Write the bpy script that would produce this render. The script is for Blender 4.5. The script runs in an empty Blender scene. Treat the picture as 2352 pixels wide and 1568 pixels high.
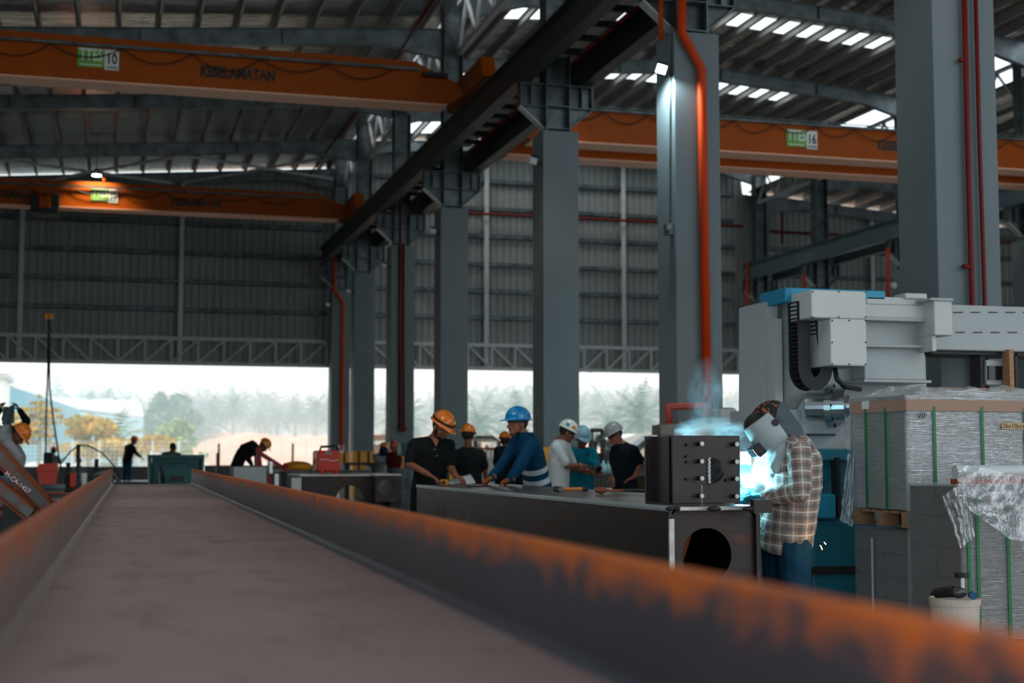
import bpy, bmesh, math, random
from mathutils import Vector, Matrix, noise, Euler
import numpy as np
random.seed(7)
SC = bpy.context.scene
COL = SC.collection
# ------------------------------------------------------------------ camera
F = 3267.0                 # focal length in pixels of the 2352 x 1568 frame (50 mm)
CAM = Vector((0.0, 0.0, 1.25))
YAW = math.radians(15.66)  # the hall runs along +Y; the camera looks to the right of it
PIT = math.atan2(264, F)
FW = Vector((math.sin(YAW)*math.cos(PIT), math.cos(YAW)*math.cos(PIT), math.sin(PIT)))
RT = Vector((math.cos(YAW), -math.sin(YAW), 0))
UP = RT.cross(FW)
cd = bpy.data.cameras.new('camera'); cam = bpy.data.objects.new('camera', cd); COL.objects.link(cam)
cd.sensor_width = 36; cd.lens = 36*F/2352; cd.clip_end = 2000; cd.clip_start = 0.05
cam.matrix_world = Matrix((( RT.x, UP.x, -FW.x, CAM.x), (RT.y, UP.y, -FW.y, CAM.y), (RT.z, UP.z, -FW.z, CAM.z), (0,0,0,1)))
cd.dof.use_dof = True; cd.dof.focus_distance = 8.6; cd.dof.aperture_fstop = 2.4
SC.camera = cam
SC.view_settings.view_transform = 'Standard'; SC.view_settings.look = 'None'
SC.view_settings.gamma = 1; SC.view_settings.use_curve_mapping = False
SC.view_settings.exposure = -0.1
# ------------------------------------------------------------------ sky, sun
world = bpy.data.worlds.new('overcast_sky'); SC.world = world; world.use_nodes = True
_bg = world.node_tree.nodes['Background']; _bg.inputs[0].default_value = (0.84, 0.95, 1.0, 1); _bg.inputs[1].default_value = 1.9
_sd = bpy.data.lights.new('sun', 'SUN'); _sd.energy = 1.3; _sd.angle = math.radians(6); _sd.color = (1.0, 0.86, 0.7)
sun = bpy.data.objects.new('sun', _sd); COL.objects.link(sun)
sun.rotation_euler = Vector((0.45, 0.55, -0.75)).to_track_quat('-Z', 'Y').to_euler()
try:
    SC.cycles.volume_bounces = 2; SC.cycles.max_bounces = 7; SC.cycles.diffuse_bounces = 5; SC.cycles.glossy_bounces = 3
    SC.cycles.transparent_max_bounces = 12; SC.cycles.sample_clamp_indirect = 6.0; SC.cycles.use_denoising = True
    SC.cycles.volume_step_rate = 1.0; SC.cycles.volume_max_steps = 256
    SC.cycles.caustics_reflective = False; SC.cycles.caustics_refractive = False
except Exception: pass

# ------------------------------------------------------------------ helpers
def P(px, py, X=None, Y=None, Z=None, D=None):
    """the point seen at a photo pixel, on the plane X / Y / Z = const or at a depth D"""
    d = FW + RT*((px-1176)/F) + UP*((784-py)/F)
    if D is not None: t = D
    elif Y is not None: t = (Y-CAM.y)/d.y
    elif Z is not None: t = (Z-CAM.z)/d.z
    else: t = (X-CAM.x)/d.x
    return CAM + d*t
def s2l(c): return c/12.92 if c <= 0.04045 else ((c+0.055)/1.055)**2.4
def rgb(r, g, b): return (s2l(r/255), s2l(g/255), s2l(b/255), 1.0)
V = Vector
MATS = {}
def mat(name, col, rough=0.6, metal=0.0, var=0.0, scale=4.0, col2=None, bump=0.0, bscale=30.0, stretch=(1,1,1), emit=None, estr=0.0, spec=0.5, coat=0.0, thr=(0.35,0.7), bstretch=None):
    """principled material with optional noise blotches of a second colour and fine relief"""
    if name in MATS: return MATS[name]
    m = bpy.data.materials.new(name); m.use_nodes = True; nt = m.node_tree; N = nt.nodes; L = nt.links
    b = N['Principled BSDF']; b.inputs['Roughness'].default_value = rough; b.inputs['Metallic'].default_value = metal
    b.inputs['Base Color'].default_value = col; b.inputs['Specular IOR Level'].default_value = spec
    if coat: b.inputs['Coat Weight'].default_value = coat
    if emit: b.inputs['Emission Color'].default_value = emit; b.inputs['Emission Strength'].default_value = estr
    if col2 is not None or var or bump:
        tc = N.new('ShaderNodeTexCoord')
        mp = N.new('ShaderNodeMapping'); mp.inputs['Scale'].default_value = stretch; L.new(tc.outputs['Object'], mp.inputs['Vector'])
    if col2 is not None or var:
        nz = N.new('ShaderNodeTexNoise'); nz.inputs['Scale'].default_value = scale; nz.inputs['Detail'].default_value = 5
        L.new(mp.outputs[0], nz.inputs['Vector'])
        rp = N.new('ShaderNodeValToRGB'); rp.color_ramp.elements[0].position = thr[0]; rp.color_ramp.elements[1].position = thr[1]
        c2 = col2 if col2 is not None else tuple(min(1, c*(1-var)) for c in col[:3])+(1,)
        rp.color_ramp.elements[0].color = col; rp.color_ramp.elements[1].color = c2
        L.new(nz.outputs['Fac'], rp.inputs[0]); L.new(rp.outputs[0], b.inputs['Base Color'])
    if bump:
        n2 = N.new('ShaderNodeTexNoise'); n2.inputs['Scale'].default_value = bscale; n2.inputs['Detail'].default_value = 3
        if bstretch:
            mp2 = N.new('ShaderNodeMapping'); mp2.inputs['Scale'].default_value = bstretch; L.new(tc.outputs['Object'], mp2.inputs['Vector']); L.new(mp2.outputs[0], n2.inputs['Vector'])
        else: L.new(mp.outputs[0], n2.inputs['Vector'])
        bp = N.new('ShaderNodeBump'); bp.inputs['Strength'].default_value = bump; bp.inputs['Distance'].default_value = 0.02
        L.new(n2.outputs['Fac'], bp.inputs['Height']); L.new(bp.outputs[0], b.inputs['Normal'])
    MATS[name] = m
    return m

class MB:
    """collects closed shapes and links them as one mesh object"""
    def __init__(s): s.v = []; s.f = []
    def add(s, vs, fs):
        o = len(s.v); s.v += [tuple(v) for v in vs]; s.f += [tuple(i+o for i in f) for f in fs]; return s
    def box(s, x0, x1, y0, y1, z0, z1):
        return s.add([(x0,y0,z0),(x1,y0,z0),(x1,y1,z0),(x0,y1,z0),(x0,y0,z1),(x1,y0,z1),(x1,y1,z1),(x0,y1,z1)],
                     [(0,3,2,1),(4,5,6,7),(0,1,5,4),(1,2,6,5),(2,3,7,6),(3,0,4,7)])
    def hexa(s, p): # 4 bottom corners then 4 top corners
        return s.add(p, [(0,3,2,1),(4,5,6,7),(0,1,5,4),(1,2,6,5),(2,3,7,6),(3,0,4,7)])
    def obox(s, c, size, M=None):
        M = M or Matrix.Identity(3); c = V(c)
        return s.hexa([c + M @ V((sx*size[0]/2, sy*size[1]/2, sz*size[2]/2)) for sz in (-1,1) for sx, sy in ((-1,-1),(1,-1),(1,1),(-1,1))])
    def beam(s, a, b, w, h, up=(0,0,1)):
        M, a, b = frame(a, b, up); Lh = (b-a).length
        return s.obox((a+b)/2, (w, h, Lh), M)
    def ibeam(s, a, b, h, w, tw, tf, up=(0,0,1)):
        M, a, b = frame(a, b, up); Lh = (b-a).length; c = (a+b)/2; u = M.col[1]
        s.obox(c, (tw, h-2*tf, Lh), M); s.obox(c+u*(h/2-tf/2), (w, tf, Lh), M); s.obox(c-u*(h/2-tf/2), (w, tf, Lh), M); return s
    def cyl(s, a, b, r0, r1=None, n=12, cap=True):
        r1 = r0 if r1 is None else r1; M, a, b = frame(a, b); x, y = M.col[0], M.col[1]
        vs = []
        for p, r in ((a, r0), (b, r1)):
            vs += [p + (x*math.cos(2*math.pi*i/n) + y*math.sin(2*math.pi*i/n))*r for i in range(n)]
        fs = [(i, (i+1) % n, n+(i+1) % n, n+i) for i in range(n)]
        if cap: fs += [tuple(range(n-1, -1, -1)), tuple(range(n, 2*n))]
        return s.add(vs, fs)
    def tube(s, pts, r, n=6):
        pts = [V(p) for p in pts]; k = len(pts); rings = []
        prev = None
        for i, p in enumerate(pts):
            t = (pts[min(i+1, k-1)] - pts[max(i-1, 0)]).normalized()
            if prev is None:
                a = V((0,0,1)) if abs(t.z) < 0.9 else V((1,0,0)); x = t.cross(a).normalized()
            else: x = (prev - t*prev.dot(t)).normalized()
            prev = x; y = t.cross(x); rr = r[i] if isinstance(r, (list, tuple)) else r
            rings.append([p + (x*math.cos(2*math.pi*j/n) + y*math.sin(2*math.pi*j/n))*rr for j in range(n)])
        return s.loft(rings)
    def loft(s, rings, cap=True, closed=True):
        n = len(rings[0]); vs = [v for r in rings for v in r]; fs = []
        for i in range(len(rings)-1):
            for j in range(n if closed else n-1):
                a, b = i*n+j, i*n+(j+1) % n; fs.append((a, b, b+n, a+n))
        if cap: fs += [tuple(range(n-1, -1, -1)), tuple(range((len(rings)-1)*n, len(rings)*n))]
        return s.add(vs, fs)
    def ell(s, c, r, M=None, n=12, m=8):
        M = M or Matrix.Identity(3); c = V(c); vs = []; fs = []
        for i in range(1, m):
            th = math.pi*i/m
            vs += [c + M @ V((r[0]*math.sin(th)*math.cos(2*math.pi*j/n), r[1]*math.sin(th)*math.sin(2*math.pi*j/n), r[2]*math.cos(th))) for j in range(n)]
        for i in range(m-2):
            for j in range(n):
                a, b = i*n+j, i*n+(j+1) % n; fs.append((a, a+n, b+n, b))
        t = len(vs); vs += [c + M @ V((0,0,r[2])), c + M @ V((0,0,-r[2]))]
        for j in range(n):
            fs.append((t, j, (j+1) % n)); k = (m-2)*n; fs.append((t+1, k+(j+1) % n, k+j))
        return s.add(vs, fs)
    def cap(s, a, b, r0, r1, n=10): # tapered limb with round ends
        s.ell(a, (r0,)*3, n=n, m=6); s.ell(b, (r1,)*3, n=n, m=6); return s.cyl(a, b, r0, r1, n)
    def prism(s, poly, d): # polygon (list of points) extruded by vector d
        poly = [V(p) for p in poly]; n = len(poly); d = V(d)
        return s.add(poly + [p+d for p in poly], [tuple(range(n-1,-1,-1)), tuple(range(n, 2*n))] + [(i,(i+1)%n,n+(i+1)%n,n+i) for i in range(n)])
    def grid(s, fn, nu, nv):
        vs = [fn(i/nu, j/nv) for j in range(nv+1) for i in range(nu+1)]
        return s.add(vs, [(j*(nu+1)+i, j*(nu+1)+i+1, (j+1)*(nu+1)+i+1, (j+1)*(nu+1)+i) for j in range(nv) for i in range(nu)])
    def mesh(s, name, m=None, smooth=False):
        me = bpy.data.meshes.new(name); me.from_pydata(s.v, [], s.f); me.update()
        if m:
            for x in (m if isinstance(m, (list, tuple)) else [m]): me.materials.append(x)
        if smooth: me.polygons.foreach_set('use_smooth', [True]*len(me.polygons))
        return me
    def build(s, name, m, parent=None, smooth=False, bevel=0.0):
        return link(name, s.mesh(name, m, smooth), parent, bevel)
def link(name, me, parent=None, bevel=0.0, loc=None):
    o = bpy.data.objects.new(name, me); COL.objects.link(o)
    if parent:
        o.parent = parent; o.matrix_parent_inverse = PINV.get(parent.name, Matrix.Identity(4))
    if loc is not None: o.location = loc
    if bevel:
        b = o.modifiers.new('bevel', 'BEVEL'); b.width = bevel; b.segments = 2; b.limit_method = 'ANGLE'; b.angle_limit = math.radians(40)
    return o
PINV = {}
def frame(a, b, up=(0,0,1)):
    a = V(a); b = V(b); t = (b-a).normalized(); up = V(up)
    if abs(t.dot(up.normalized())) > 0.98: up = V((0,1,0)) if abs(t.y) < 0.9 else V((1,0,0))
    x = up.cross(t).normalized(); y = t.cross(x).normalized()
    return Matrix((x, y, t)).transposed(), a, b
def tag(o, label=None, cat=None, group=None, kind=None):
    if label: o['label'] = label
    if cat: o['category'] = cat
    if group: o['group'] = group
    if kind: o['kind'] = kind
    return o
def thing(name, label, cat, loc=(0,0,0), group=None):
    """an Empty at the base of a thing; its parts are given in world coordinates"""
    o = bpy.data.objects.new(name, None); COL.objects.link(o); o.location = loc; o.empty_display_size = 0.1
    PINV[o.name] = Matrix.Translation(-V(loc))
    return tag(o, label, cat, group)
def text(body, size, m, pos, parent, name='lettering', rx=math.pi/2, rz=0.0, offset=0.0, ext=0.003, align='CENTER', M=None, xs=1.0):
    c = bpy.data.curves.new(name, 'FONT'); c.body = body; c.size = size; c.extrude = ext; c.offset = offset
    c.align_x = align; c.align_y = 'CENTER'; c.resolution_u = 2
    t = bpy.data.objects.new(name, c); COL.objects.link(t)
    dg = bpy.context.evaluated_depsgraph_get(); me = bpy.data.meshes.new_from_object(t.evaluated_get(dg))
    bpy.data.objects.remove(t); bpy.data.curves.remove(c)
    me.transform(Matrix.Diagonal((xs, 1, 1, 1)))
    me.transform(M if M else Matrix.Translation(V(pos)) @ Euler((rx, 0, rz)).to_matrix().to_4x4()); me.materials.clear(); me.materials.append(m)
    return link(name, me, parent)
def remesh(mb, voxel, smooth=4, name='m'):
    me = mb.mesh(name); o = bpy.data.objects.new(name, me); COL.objects.link(o)
    r = o.modifiers.new('r', 'REMESH'); r.mode = 'VOXEL'; r.voxel_size = voxel; r.use_smooth_shade = True
    if smooth:
        q = o.modifiers.new('s', 'SMOOTH'); q.factor = 0.5; q.iterations = smooth
    dg = bpy.context.evaluated_depsgraph_get(); out = bpy.data.meshes.new_from_object(o.evaluated_get(dg))
    bpy.data.objects.remove(o); bpy.data.meshes.remove(me); out.name = name; return out
def pbox(mb, x0, y0, x1, y1, Y0, Y1):
    """axis-aligned box whose front face (plane Y0) fills a pixel rectangle"""
    a = P(x0, (y0+y1)/2, Y=Y0); b = P(x1, (y0+y1)/2, Y=Y0); xm = (x0+x1)/2
    return mb.box(a.x, b.x, Y0, Y1, P(xm, y1, Y=Y0).z, P(xm, y0, Y=Y0).z)

# ------------------------------------------------------------------ materials
M_conc = mat('painted_concrete', rgb(110,122,126), 0.7, var=0.12, scale=1.2, bump=0.05)
M_floor = mat('workshop_floor', rgb(164,156,150), 0.55, var=0.4, scale=0.8, bump=0.05)
M_steel = mat('galvanised_steel', rgb(98,108,111), 0.42, 0.5, scale=4.0, col2=rgb(56,64,68), bump=0.05)
M_dark = mat('dark_runway_paint', rgb(36,40,46), 0.55, var=0.2, scale=2.0)
M_trim = mat('light_steel_paint', rgb(186,190,190), 0.5, 0.1, var=0.15)
M_sheet = mat('wall_sheeting', rgb(136,141,139), 0.5, 0.25, var=0.1, scale=1.0)
M_orange = mat('crane_orange', rgb(166,76,0), 0.5, var=0.12, scale=1.5, spec=0.2)
M_black = mat('black_paint', rgb(22,22,24), 0.55)
M_white = mat('white_paint', rgb(232,234,232), 0.5)
M_green = mat('sign_green', rgb(110,170,62), 0.5)
M_redpipe = mat('red_oxide_pipe', rgb(190,58,6), 0.5, spec=0.2)
M_dredpipe = mat('dark_red_pipe', rgb(108,22,20), 0.5, spec=0.25)
M_yellow = mat('yellow_band', rgb(238,160,28), 0.6, var=0.15)
M_plate = mat('mill_scale_plate', rgb(92,84,82), 0.36, 0.55, col2=rgb(66,64,66), scale=5, bump=0.08)
M_plank = mat('pallet_wood', rgb(182,138,104), 0.75, var=0.3, scale=6, stretch=(1,8,8))
M_cable = mat('black_rubber', rgb(20,21,23), 0.6)
M_chrome = mat('bright_steel', rgb(205,208,210), 0.25, 0.9)
M_lamp = mat('lamp_lens', rgb(255,255,255), 0.4, emit=(0.85,0.97,1,1), estr=14)
M_glass = mat('dark_glass', rgb(20,26,30), 0.12)
# ================================================================== THE BUILDING
XL, XC, CW = 7.09, 7.415, 0.65           # row of concrete columns: left face, axis, width
ROWY = [11.15, 17.3, 23.3, 31.3, 37.3, 43.3, 48.0]
X2 = 22.85                               # the second row, 15.4 m to the right
YW = 49.0                                # end wall
ZC = P(1557, 71, Y=17.3).z               # top of the concrete
ZB = P(1240, 184, Y=23.3).z              # top of the brackets
ZRL = 10.65; SL = 0.077                  # left roof: rafter soffit at X=5.6, slope
def zl(x): return ZRL + (x-5.6)*SL       # rafter soffit left hall
def zr(x): return 12.28 - abs(x-15.1)*0.07
def z3(x): return 10.7 - (x-X2)*SL
g = MB(); g.box(-12, 45, -6, YW+1.5, -0.15, 0)
tag(g.build('floor', M_floor), kind='structure')

def corrugated(name, x0, x1, zf0, zf1, y, pitch=0.25, depth=0.035, parent=None, m=None):
    b = MB(); xs = []; k = 0; x = x0
    while x < x1:
        xs += [(x, 0), (x+pitch*0.55, 0), (x+pitch*0.65, depth), (x+pitch*0.9, depth)]; x += pitch
    xs.append((x1, 0)); xs = [q for q in xs if q[0] <= x1]
    vs = [(q[0], y+q[1], zf0(q[0])) for q in xs] + [(q[0], y+q[1], zf1(q[0])) for q in xs]; n = len(xs)
    b.add(vs, [(i, i+1, n+i+1, n+i) for i in range(n-1)])
    return b.build(name, m or M_sheet, parent)
# door head, from the photo: underside and top chord of the lattice over the doors
ZD0 = P(408, 838, Y=YW).z; ZD1 = P(408, 778, Y=YW).z
we = tag(corrugated('wall_end', -12, 45, lambda x: ZD0, lambda x: (zl(x) if x < XL else (zr(x) if x < X2 else z3(x)))+0.5, YW+0.12), kind='structure')
POSTS = [P(x, 700, Y=YW).x for x in (47, 415, 1115, 1430)] + [-8.2, 28.2, 33.5, 38.7]
for k, x in enumerate(POSTS):
    top = (zl(x) if x < XL else (zr(x) if x < X2 else z3(x)))
    MB().ibeam((x, YW-0.05, ZD0+0.05), (x, YW-0.05, top+0.3), 0.22, 0.16, 0.012, 0.016, up=(0,1,0)).build('wind_post', M_trim, we)
gz = [P(408, y, Y=YW).z for y in (711, 646, 581, 513)]; gz += [gz[-1]+1.0, gz[-1]+2.0, gz[-1]+3.0]
for z in gz:
    for xa, xb in ((-12, XL), (XL+CW, X2-0.4), (X2+0.5, 45)):
        top = min((zl(xa) if xa < XL else zr(xa) if xa < X2 else z3(xb)), (zl(xb) if xb <= XL else 12)) if xa < 0 else (11.9 if xa < X2-1 else 9.2)
        if z > top+0.4: continue
        MB().box(xa, xb, YW-0.06, YW+0.1, z-0.07, z-0.055).box(xa, xb, YW-0.06, YW-0.045, z-0.07, z+0.07).box(xa, xb, YW-0.06, YW+0.1, z+0.055, z+0.07).build('girt', M_steel, we)
# lattice over each door
def lattice(xa, xb, posts, flip):
    t = link('door_lattice', MB().box(xa, xb, YW-0.25, YW-0.10, ZD0-0.02, ZD0+0.1).box(xa, xb, YW-0.25, YW-0.10, ZD1-0.06, ZD1+0.06).mesh('door_lattice', M_trim), we)
    n = max(2, round((xb-xa)/0.86)); dx = (xb-xa)/n
    for i in range(n+1):
        x = xa+i*dx
        if i: MB().box(x-0.035, x+0.035, YW-0.22, YW-0.15, ZD0+0.1, ZD1-0.06).build('lattice_upright', M_trim, t)
        if i < n:
            a, b = (x+0.04, x+dx-0.04)
            if flip(x): a, b = b, a
            MB().beam((a, YW-0.185, ZD0+0.1), (b, YW-0.185, ZD1-0.06), 0.06, 0.06, up=(0,1,0)).build('lattice_diagonal', M_trim, t)
lattice(-12, XL-0.05, POSTS, lambda x: x < POSTS[0]+2.6)
lattice(XL+CW, X2-0.4, POSTS, lambda x: x < 15.0)
lattice(X2+0.4, 45, POSTS, lambda x: x < 30)
# side walls above open bays (outside the frame)
def sidewall(name, x, z1):
    b = MB(); b.box(x-0.05, x+0.05, -1.2, YW+0.2, 3.2, z1); return tag(b.build(name, M_sheet), kind='structure')
b = MB(); b.box(-12, 7, -1.2, -1.1, 4.2, 12.6); tag(b.build('wall_back_light_block', M_sheet), kind='structure')  # unseen wall added to cut the light from behind the camera
tag(MB().box(-12.05, -11.95, 12, YW+.2, 0, 3.2).build('wall_left_light_block', M_sheet), kind='structure'); sidewall('wall_left', -12, zl(-12)+0.5); sidewall('wall_right', 45, z3(45)+0.5)  # lower left wall is added, out of view, to keep the left hall dark

# ---- roofs: foil-backed sheets on purlins on rafters
def foil_material():
    m = bpy.data.materials.new('roof_foil'); m.use_nodes = True; nt = m.node_tree; N = nt.nodes; L = nt.links; b = N['Principled BSDF']
    b.inputs['Base Color'].default_value = rgb(196,192,188); b.inputs['Metallic'].default_value = 1.0; b.inputs['Roughness'].default_value = 0.24
    tc = N.new('ShaderNodeTexCoord'); mp = N.new('ShaderNodeMapping'); mp.inputs['Scale'].default_value = (0.5, 3.4, 1)
    nz = N.new('ShaderNodeTexNoise'); nz.inputs['Scale'].default_value = 2.2; nz.inputs['Detail'].default_value = 3
    bp = N.new('ShaderNodeBump'); bp.inputs['Strength'].default_value = 0.4; bp.inputs['Distance'].default_value = 0.1
    L.new(tc.outputs['Object'], mp.inputs[0]); L.new(mp.outputs[0], nz.inputs['Vector']); L.new(nz.outputs['Fac'], bp.inputs['Height']); L.new(bp.outputs[0], b.inputs['Normal'])
    return m
M_foil = foil_material()
def skylight_material():
    m = bpy.data.materials.new('translucent_sheet'); m.use_nodes = True; nt = m.node_tree; N = nt.nodes; L = nt.links
    N.remove(N['Principled BSDF']); t = N.new('ShaderNodeBsdfTranslucent'); t.inputs[0].default_value = (0.93, 0.97, 0.97, 1)
    tr = N.new('ShaderNodeBsdfTransparent'); mx = N.new('ShaderNodeMixShader'); mx.inputs[0].default_value = 0.45
    L.new(t.outputs[0], mx.inputs[1]); L.new(tr.outputs[0], mx.inputs[2]); L.new(mx.outputs[0], N['Material Output'].inputs[0]); return m
M_sky = skylight_material()
M_purl = mat('purlin_zinc', rgb(168,166,162), .5, .25, var=.1)
def roof(name, xs, zf, strips=(), sx=None, dz=0.58, sp=0.85):
    """xs: breaks along X; strips: Y centres of translucent sheets between sx"""
    b = MB(); cuts = []
    for c in strips: cuts.append((c-0.5, c+0.5) if c < 45 else (c-0.8, c+1.8))  # strip of the last bay is widened to light the end wall
    def quad(x0, x1, y0, y1, mb): mb.add([(x0,y0,zf(x0)+dz),(x1,y0,zf(x1)+dz),(x1,y1,zf(x1)+dz),(x0,y1,zf(x0)+dz)], [(0,1,2,3)])
    segs = []; y = -1.2
    for a, c in cuts: segs.append((y, a, False)); segs.append((a, c, True)); y = c
    segs.append((y, YW+0.2, False))
    for i in range(len(xs)-1):
        for y0, y1, st in segs:
            if not st: quad(xs[i], xs[i+1], y0, y1, b)
            else:
                if xs[i] < sx[0]: quad(xs[i], min(xs[i+1], sx[0]), y0, y1, b)
                if xs[i+1] > sx[1]: quad(max(xs[i], sx[1]), xs[i+1], y0, y1, b)
    r = tag(b.build(name, M_foil), kind='structure')
    for a, c in cuts:
        q = MB()
        for i in range(len(xs)-1):
            x0, x1 = max(xs[i], sx[0]), min(xs[i+1], sx[1])
            if x1 > x0: quad(x0, x1, a, c, q)
        o = q.build('skylight_sheet', M_sky, r)
    n = int((xs[-1]-xs[0]-0.4)/sp)
    for i in range(n+1):
        x = xs[0]+0.2+i*sp; z = zf(x)+dz
        MB().box(x-0.035, x-0.025, 8, YW, z-0.2, z-0.012).box(x-0.035, x+0.035, 8, YW, z-0.2, z-0.185).box(x-0.095, x-0.03, 8, YW, z-0.027, z-0.012).build('purlin', M_purl, r)
    return r
roof('ceiling_left', [-12, 7.2], zl, strips=(3.0, 7.0, 11.0, 15.0, 19.0), sx=(-8, 4), sp=0.84)  # left skylight strips are added out of view to brighten the foreground
roof('ceiling_middle', [7.0, 15.1, 23.1], zr, strips=(10.0, 16.0, 22.0, 28.0, 34.0, 40.0, 46.2), sx=(9.3, 20.2), sp=0.68)  # the last strip, hidden from view, is added to light the end wall
roof('ceiling_right', [23.0, 45], z3, sp=1.1)

M_raft = mat('rafter_zinc', rgb(132,142,146), .45, .4, scale=3.0, col2=rgb(88,98,102))
def rafter(y, x0, x1, zf, group, label, haunch=(True, True), ridge=None):
    """tapered plate rafter: deep at the columns"""
    hd = 0.36; pts = [x0, x0+1.5] + ([ridge] if ridge else []) + [x1-1.5, x1]
    t = thing('roof_rafter', label, 'rafter', (x0, y, zf(x0)), group)
    web = MB(); fl = MB(); bot = []
    for i, x in enumerate(pts):
        d = 0.32 if (i == 0 and haunch[0]) or (i == len(pts)-1 and haunch[1]) else 0
        bot.append((x, zf(x)-d))
    web.prism([(x, y-0.006, z) for x, z in bot] + [(x, y-0.006, zf(x)+hd) for x, _ in reversed(bot)], (0, 0.012, 0))
    web.build('web', M_raft, t)
    for i in range(len(pts)-1):
        fl.beam((bot[i][0], y, bot[i][1]), (bot[i+1][0], y, bot[i+1][1]), 0.2, 0.016)
        fl.beam((pts[i], y, zf(pts[i])+hd), (pts[i+1], y, zf(pts[i+1])+hd), 0.2, 0.016)
    fl.build('flanges', M_raft, t)
    x = x0+3.0
    while x < x1-1: MB().box(x-0.006, x+0.006, y-0.095, y+0.095, zf(x), zf(x)+hd).build('stiffener', M_steel, t); x += 3.1
    return t
ordn = {11.15: 'nearest', 17.3: 'second', 23.3: 'third', 31.3: 'fourth', 37.3: 'fifth', 43.3: 'sixth', 48.0: 'last, against the end wall'}
for y in ROWY[1:]:
    yc = y+CW/2
    rafter(yc, -11.9, XC-0.24, zl, 'left hall rafters', 'grey steel rafter across the left hall, %s from the camera' % ordn[y], haunch=(False, True))
    rafter(yc, XC+0.24, X2+0.05, zr, 'middle hall rafters', 'grey steel gable rafter over the middle hall, %s from the camera' % ordn[y], ridge=15.1)
for y in (31.3, 37.3, 43.3, 48.0):
    rafter(y+CW/2, X2+0.5, 44.8, z3, 'right hall rafters', 'dim steel rafter over the far right hall, %s along the row' % ordn[y], haunch=(True, False))

# wind bracing under the far left roof bay
br = thing('wind_bracing', 'pale crossed bracing tubes under the far end of the left roof', 'bracing', (0, 46, 10))
def zb(x): return zl(x)+0.1
for xa in (-8.4, -3.3, 2.1):
    xb = xa+5.0
    for a, b in (((xa, 48.1), (xb, 43.8)), ((xa, 43.8), (xb, 48.1))):
        MB().cyl((a[0], a[1], zb(a[0])-0.12), (b[0], b[1], zb(b[0])-0.12), 0.05, n=8).build('brace_tube', M_trim, br)

# ---- columns
def hcol(mb, x, y, z0, z1, w=0.45, d=0.4, tf=0.02):
    mb.box(x-w/2, x-w/2+tf, y-d/2, y+d/2, z0, z1).box(x+w/2-tf, x+w/2, y-d/2, y+d/2, z0, z1).box(x-w/2+tf, x+w/2-tf, y-0.008, y+0.008, z0, z1); return mb
def bracket(parent, x, y, side, ztop, col):
    """crane bracket: web plate with sloping soffit, flanges and stiffeners"""
    w = 0.44; x0 = x+side*0.225; x1 = x0+side*w; zm = ztop-0.40; zl_ = ztop-0.78
    b = MB(); b.prism([(x0, y-0.008, zl_), (x1, y-0.008, zm), (x1, y-0.008, ztop), (x0, y-0.008, ztop)], (0, 0.016, 0)).build('bracket_web', M_steel, parent)
    MB().box(min(x0,x1), max(x0,x1), y-0.13, y+0.13, ztop-0.02, ztop).build('bracket_top_plate', M_steel, parent)
    MB().box(min(x1,x1-side*0.02), max(x1,x1-side*0.02), y-0.12, y+0.12, zm, ztop-0.02).build('bracket_end_plate', M_steel, parent)
    MB().beam((x0, y, zl_-0.01), (x1, y, zm-0.01), 0.2, 0.02).build('bracket_soffit', col, parent)
    MB().box(min(x0,x1), max(x0,x1), y-0.12, y-0.008, zm-0.008, zm+0.008).build('bracket_stiffener', M_steel, parent)
    xs = x0+side*w*0.55; MB().box(xs-0.008, xs+0.008, y-0.12, y-0.008, zm, ztop-0.02).build('bracket_stiffener', M_steel, parent)
def column(xl, y, label, zroof, group, right_bracket=True, band=True):
    xc = xl+CW/2; yc = y+CW/2
    t = thing('concrete_column', label, 'column', (xc, yc, 0), group)
    MB().box(xl, xl+CW, y, y+CW, 0, ZC).build('shaft', M_conc, t, bevel=0.012)
    if band:
        e = 0.004; MB().box(xl-e, xl+CW+e, y-e, y+CW+e, 0, 1.41).build('yellow_band', M_yellow, t)
        for q in (0.14, 0.44):
            MB().box(xl+q, xl+q+0.08, y-2*e, y-e, 0, 1.405).build('black_stripe', M_black, t)
    hcol(MB(), xc, yc, ZC, zroof).build('steel_upper_column', M_steel, t)
    for z in (ZB-0.02, ZB-0.40, ZB-0.8):
        MB().box(xc-0.205, xc+0.205, yc-0.19, yc-0.008, z-0.008, z+0.008).build('stiffener', M_steel, t)
    bracket(t, xc, yc, -1, ZB, M_trim); bracket(t, xc, yc, 1, ZB, M_steel)
    return t
LB = ['nearest grey concrete column at the right, with two red pipes running up it',
      'grey concrete column behind the bolted steel box, with a bent orange pipe',
      'grey concrete column behind the man in the white shirt',
      'grey concrete column behind the worker in the black polo',
      'grey concrete column with two thin dark red pipes, behind the teal wire feeder',
      'grey concrete column with yellow foot, next but one to the end wall',
      'last grey concrete column at the end wall, with a bent orange pipe']
cols = [column(XL, y, LB[i], 12.2, 'middle row of concrete columns') for i, y in enumerate(ROWY)]
for i, y in enumerate((27.5, 31.8, 37.8, 43.3, 48.0)):
    column(X2, y, ['nearest column of the far right row, outside the view behind the red-piped column', 'grey column of the far right row showing at the right picture edge', 'grey column of the far right row with a round lamp, beside the large right column',
                'far right row column behind the blue machine top', 'far right row column at the end wall, left of the grey machine'][i], 11.9, 'far right row of columns')
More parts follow.
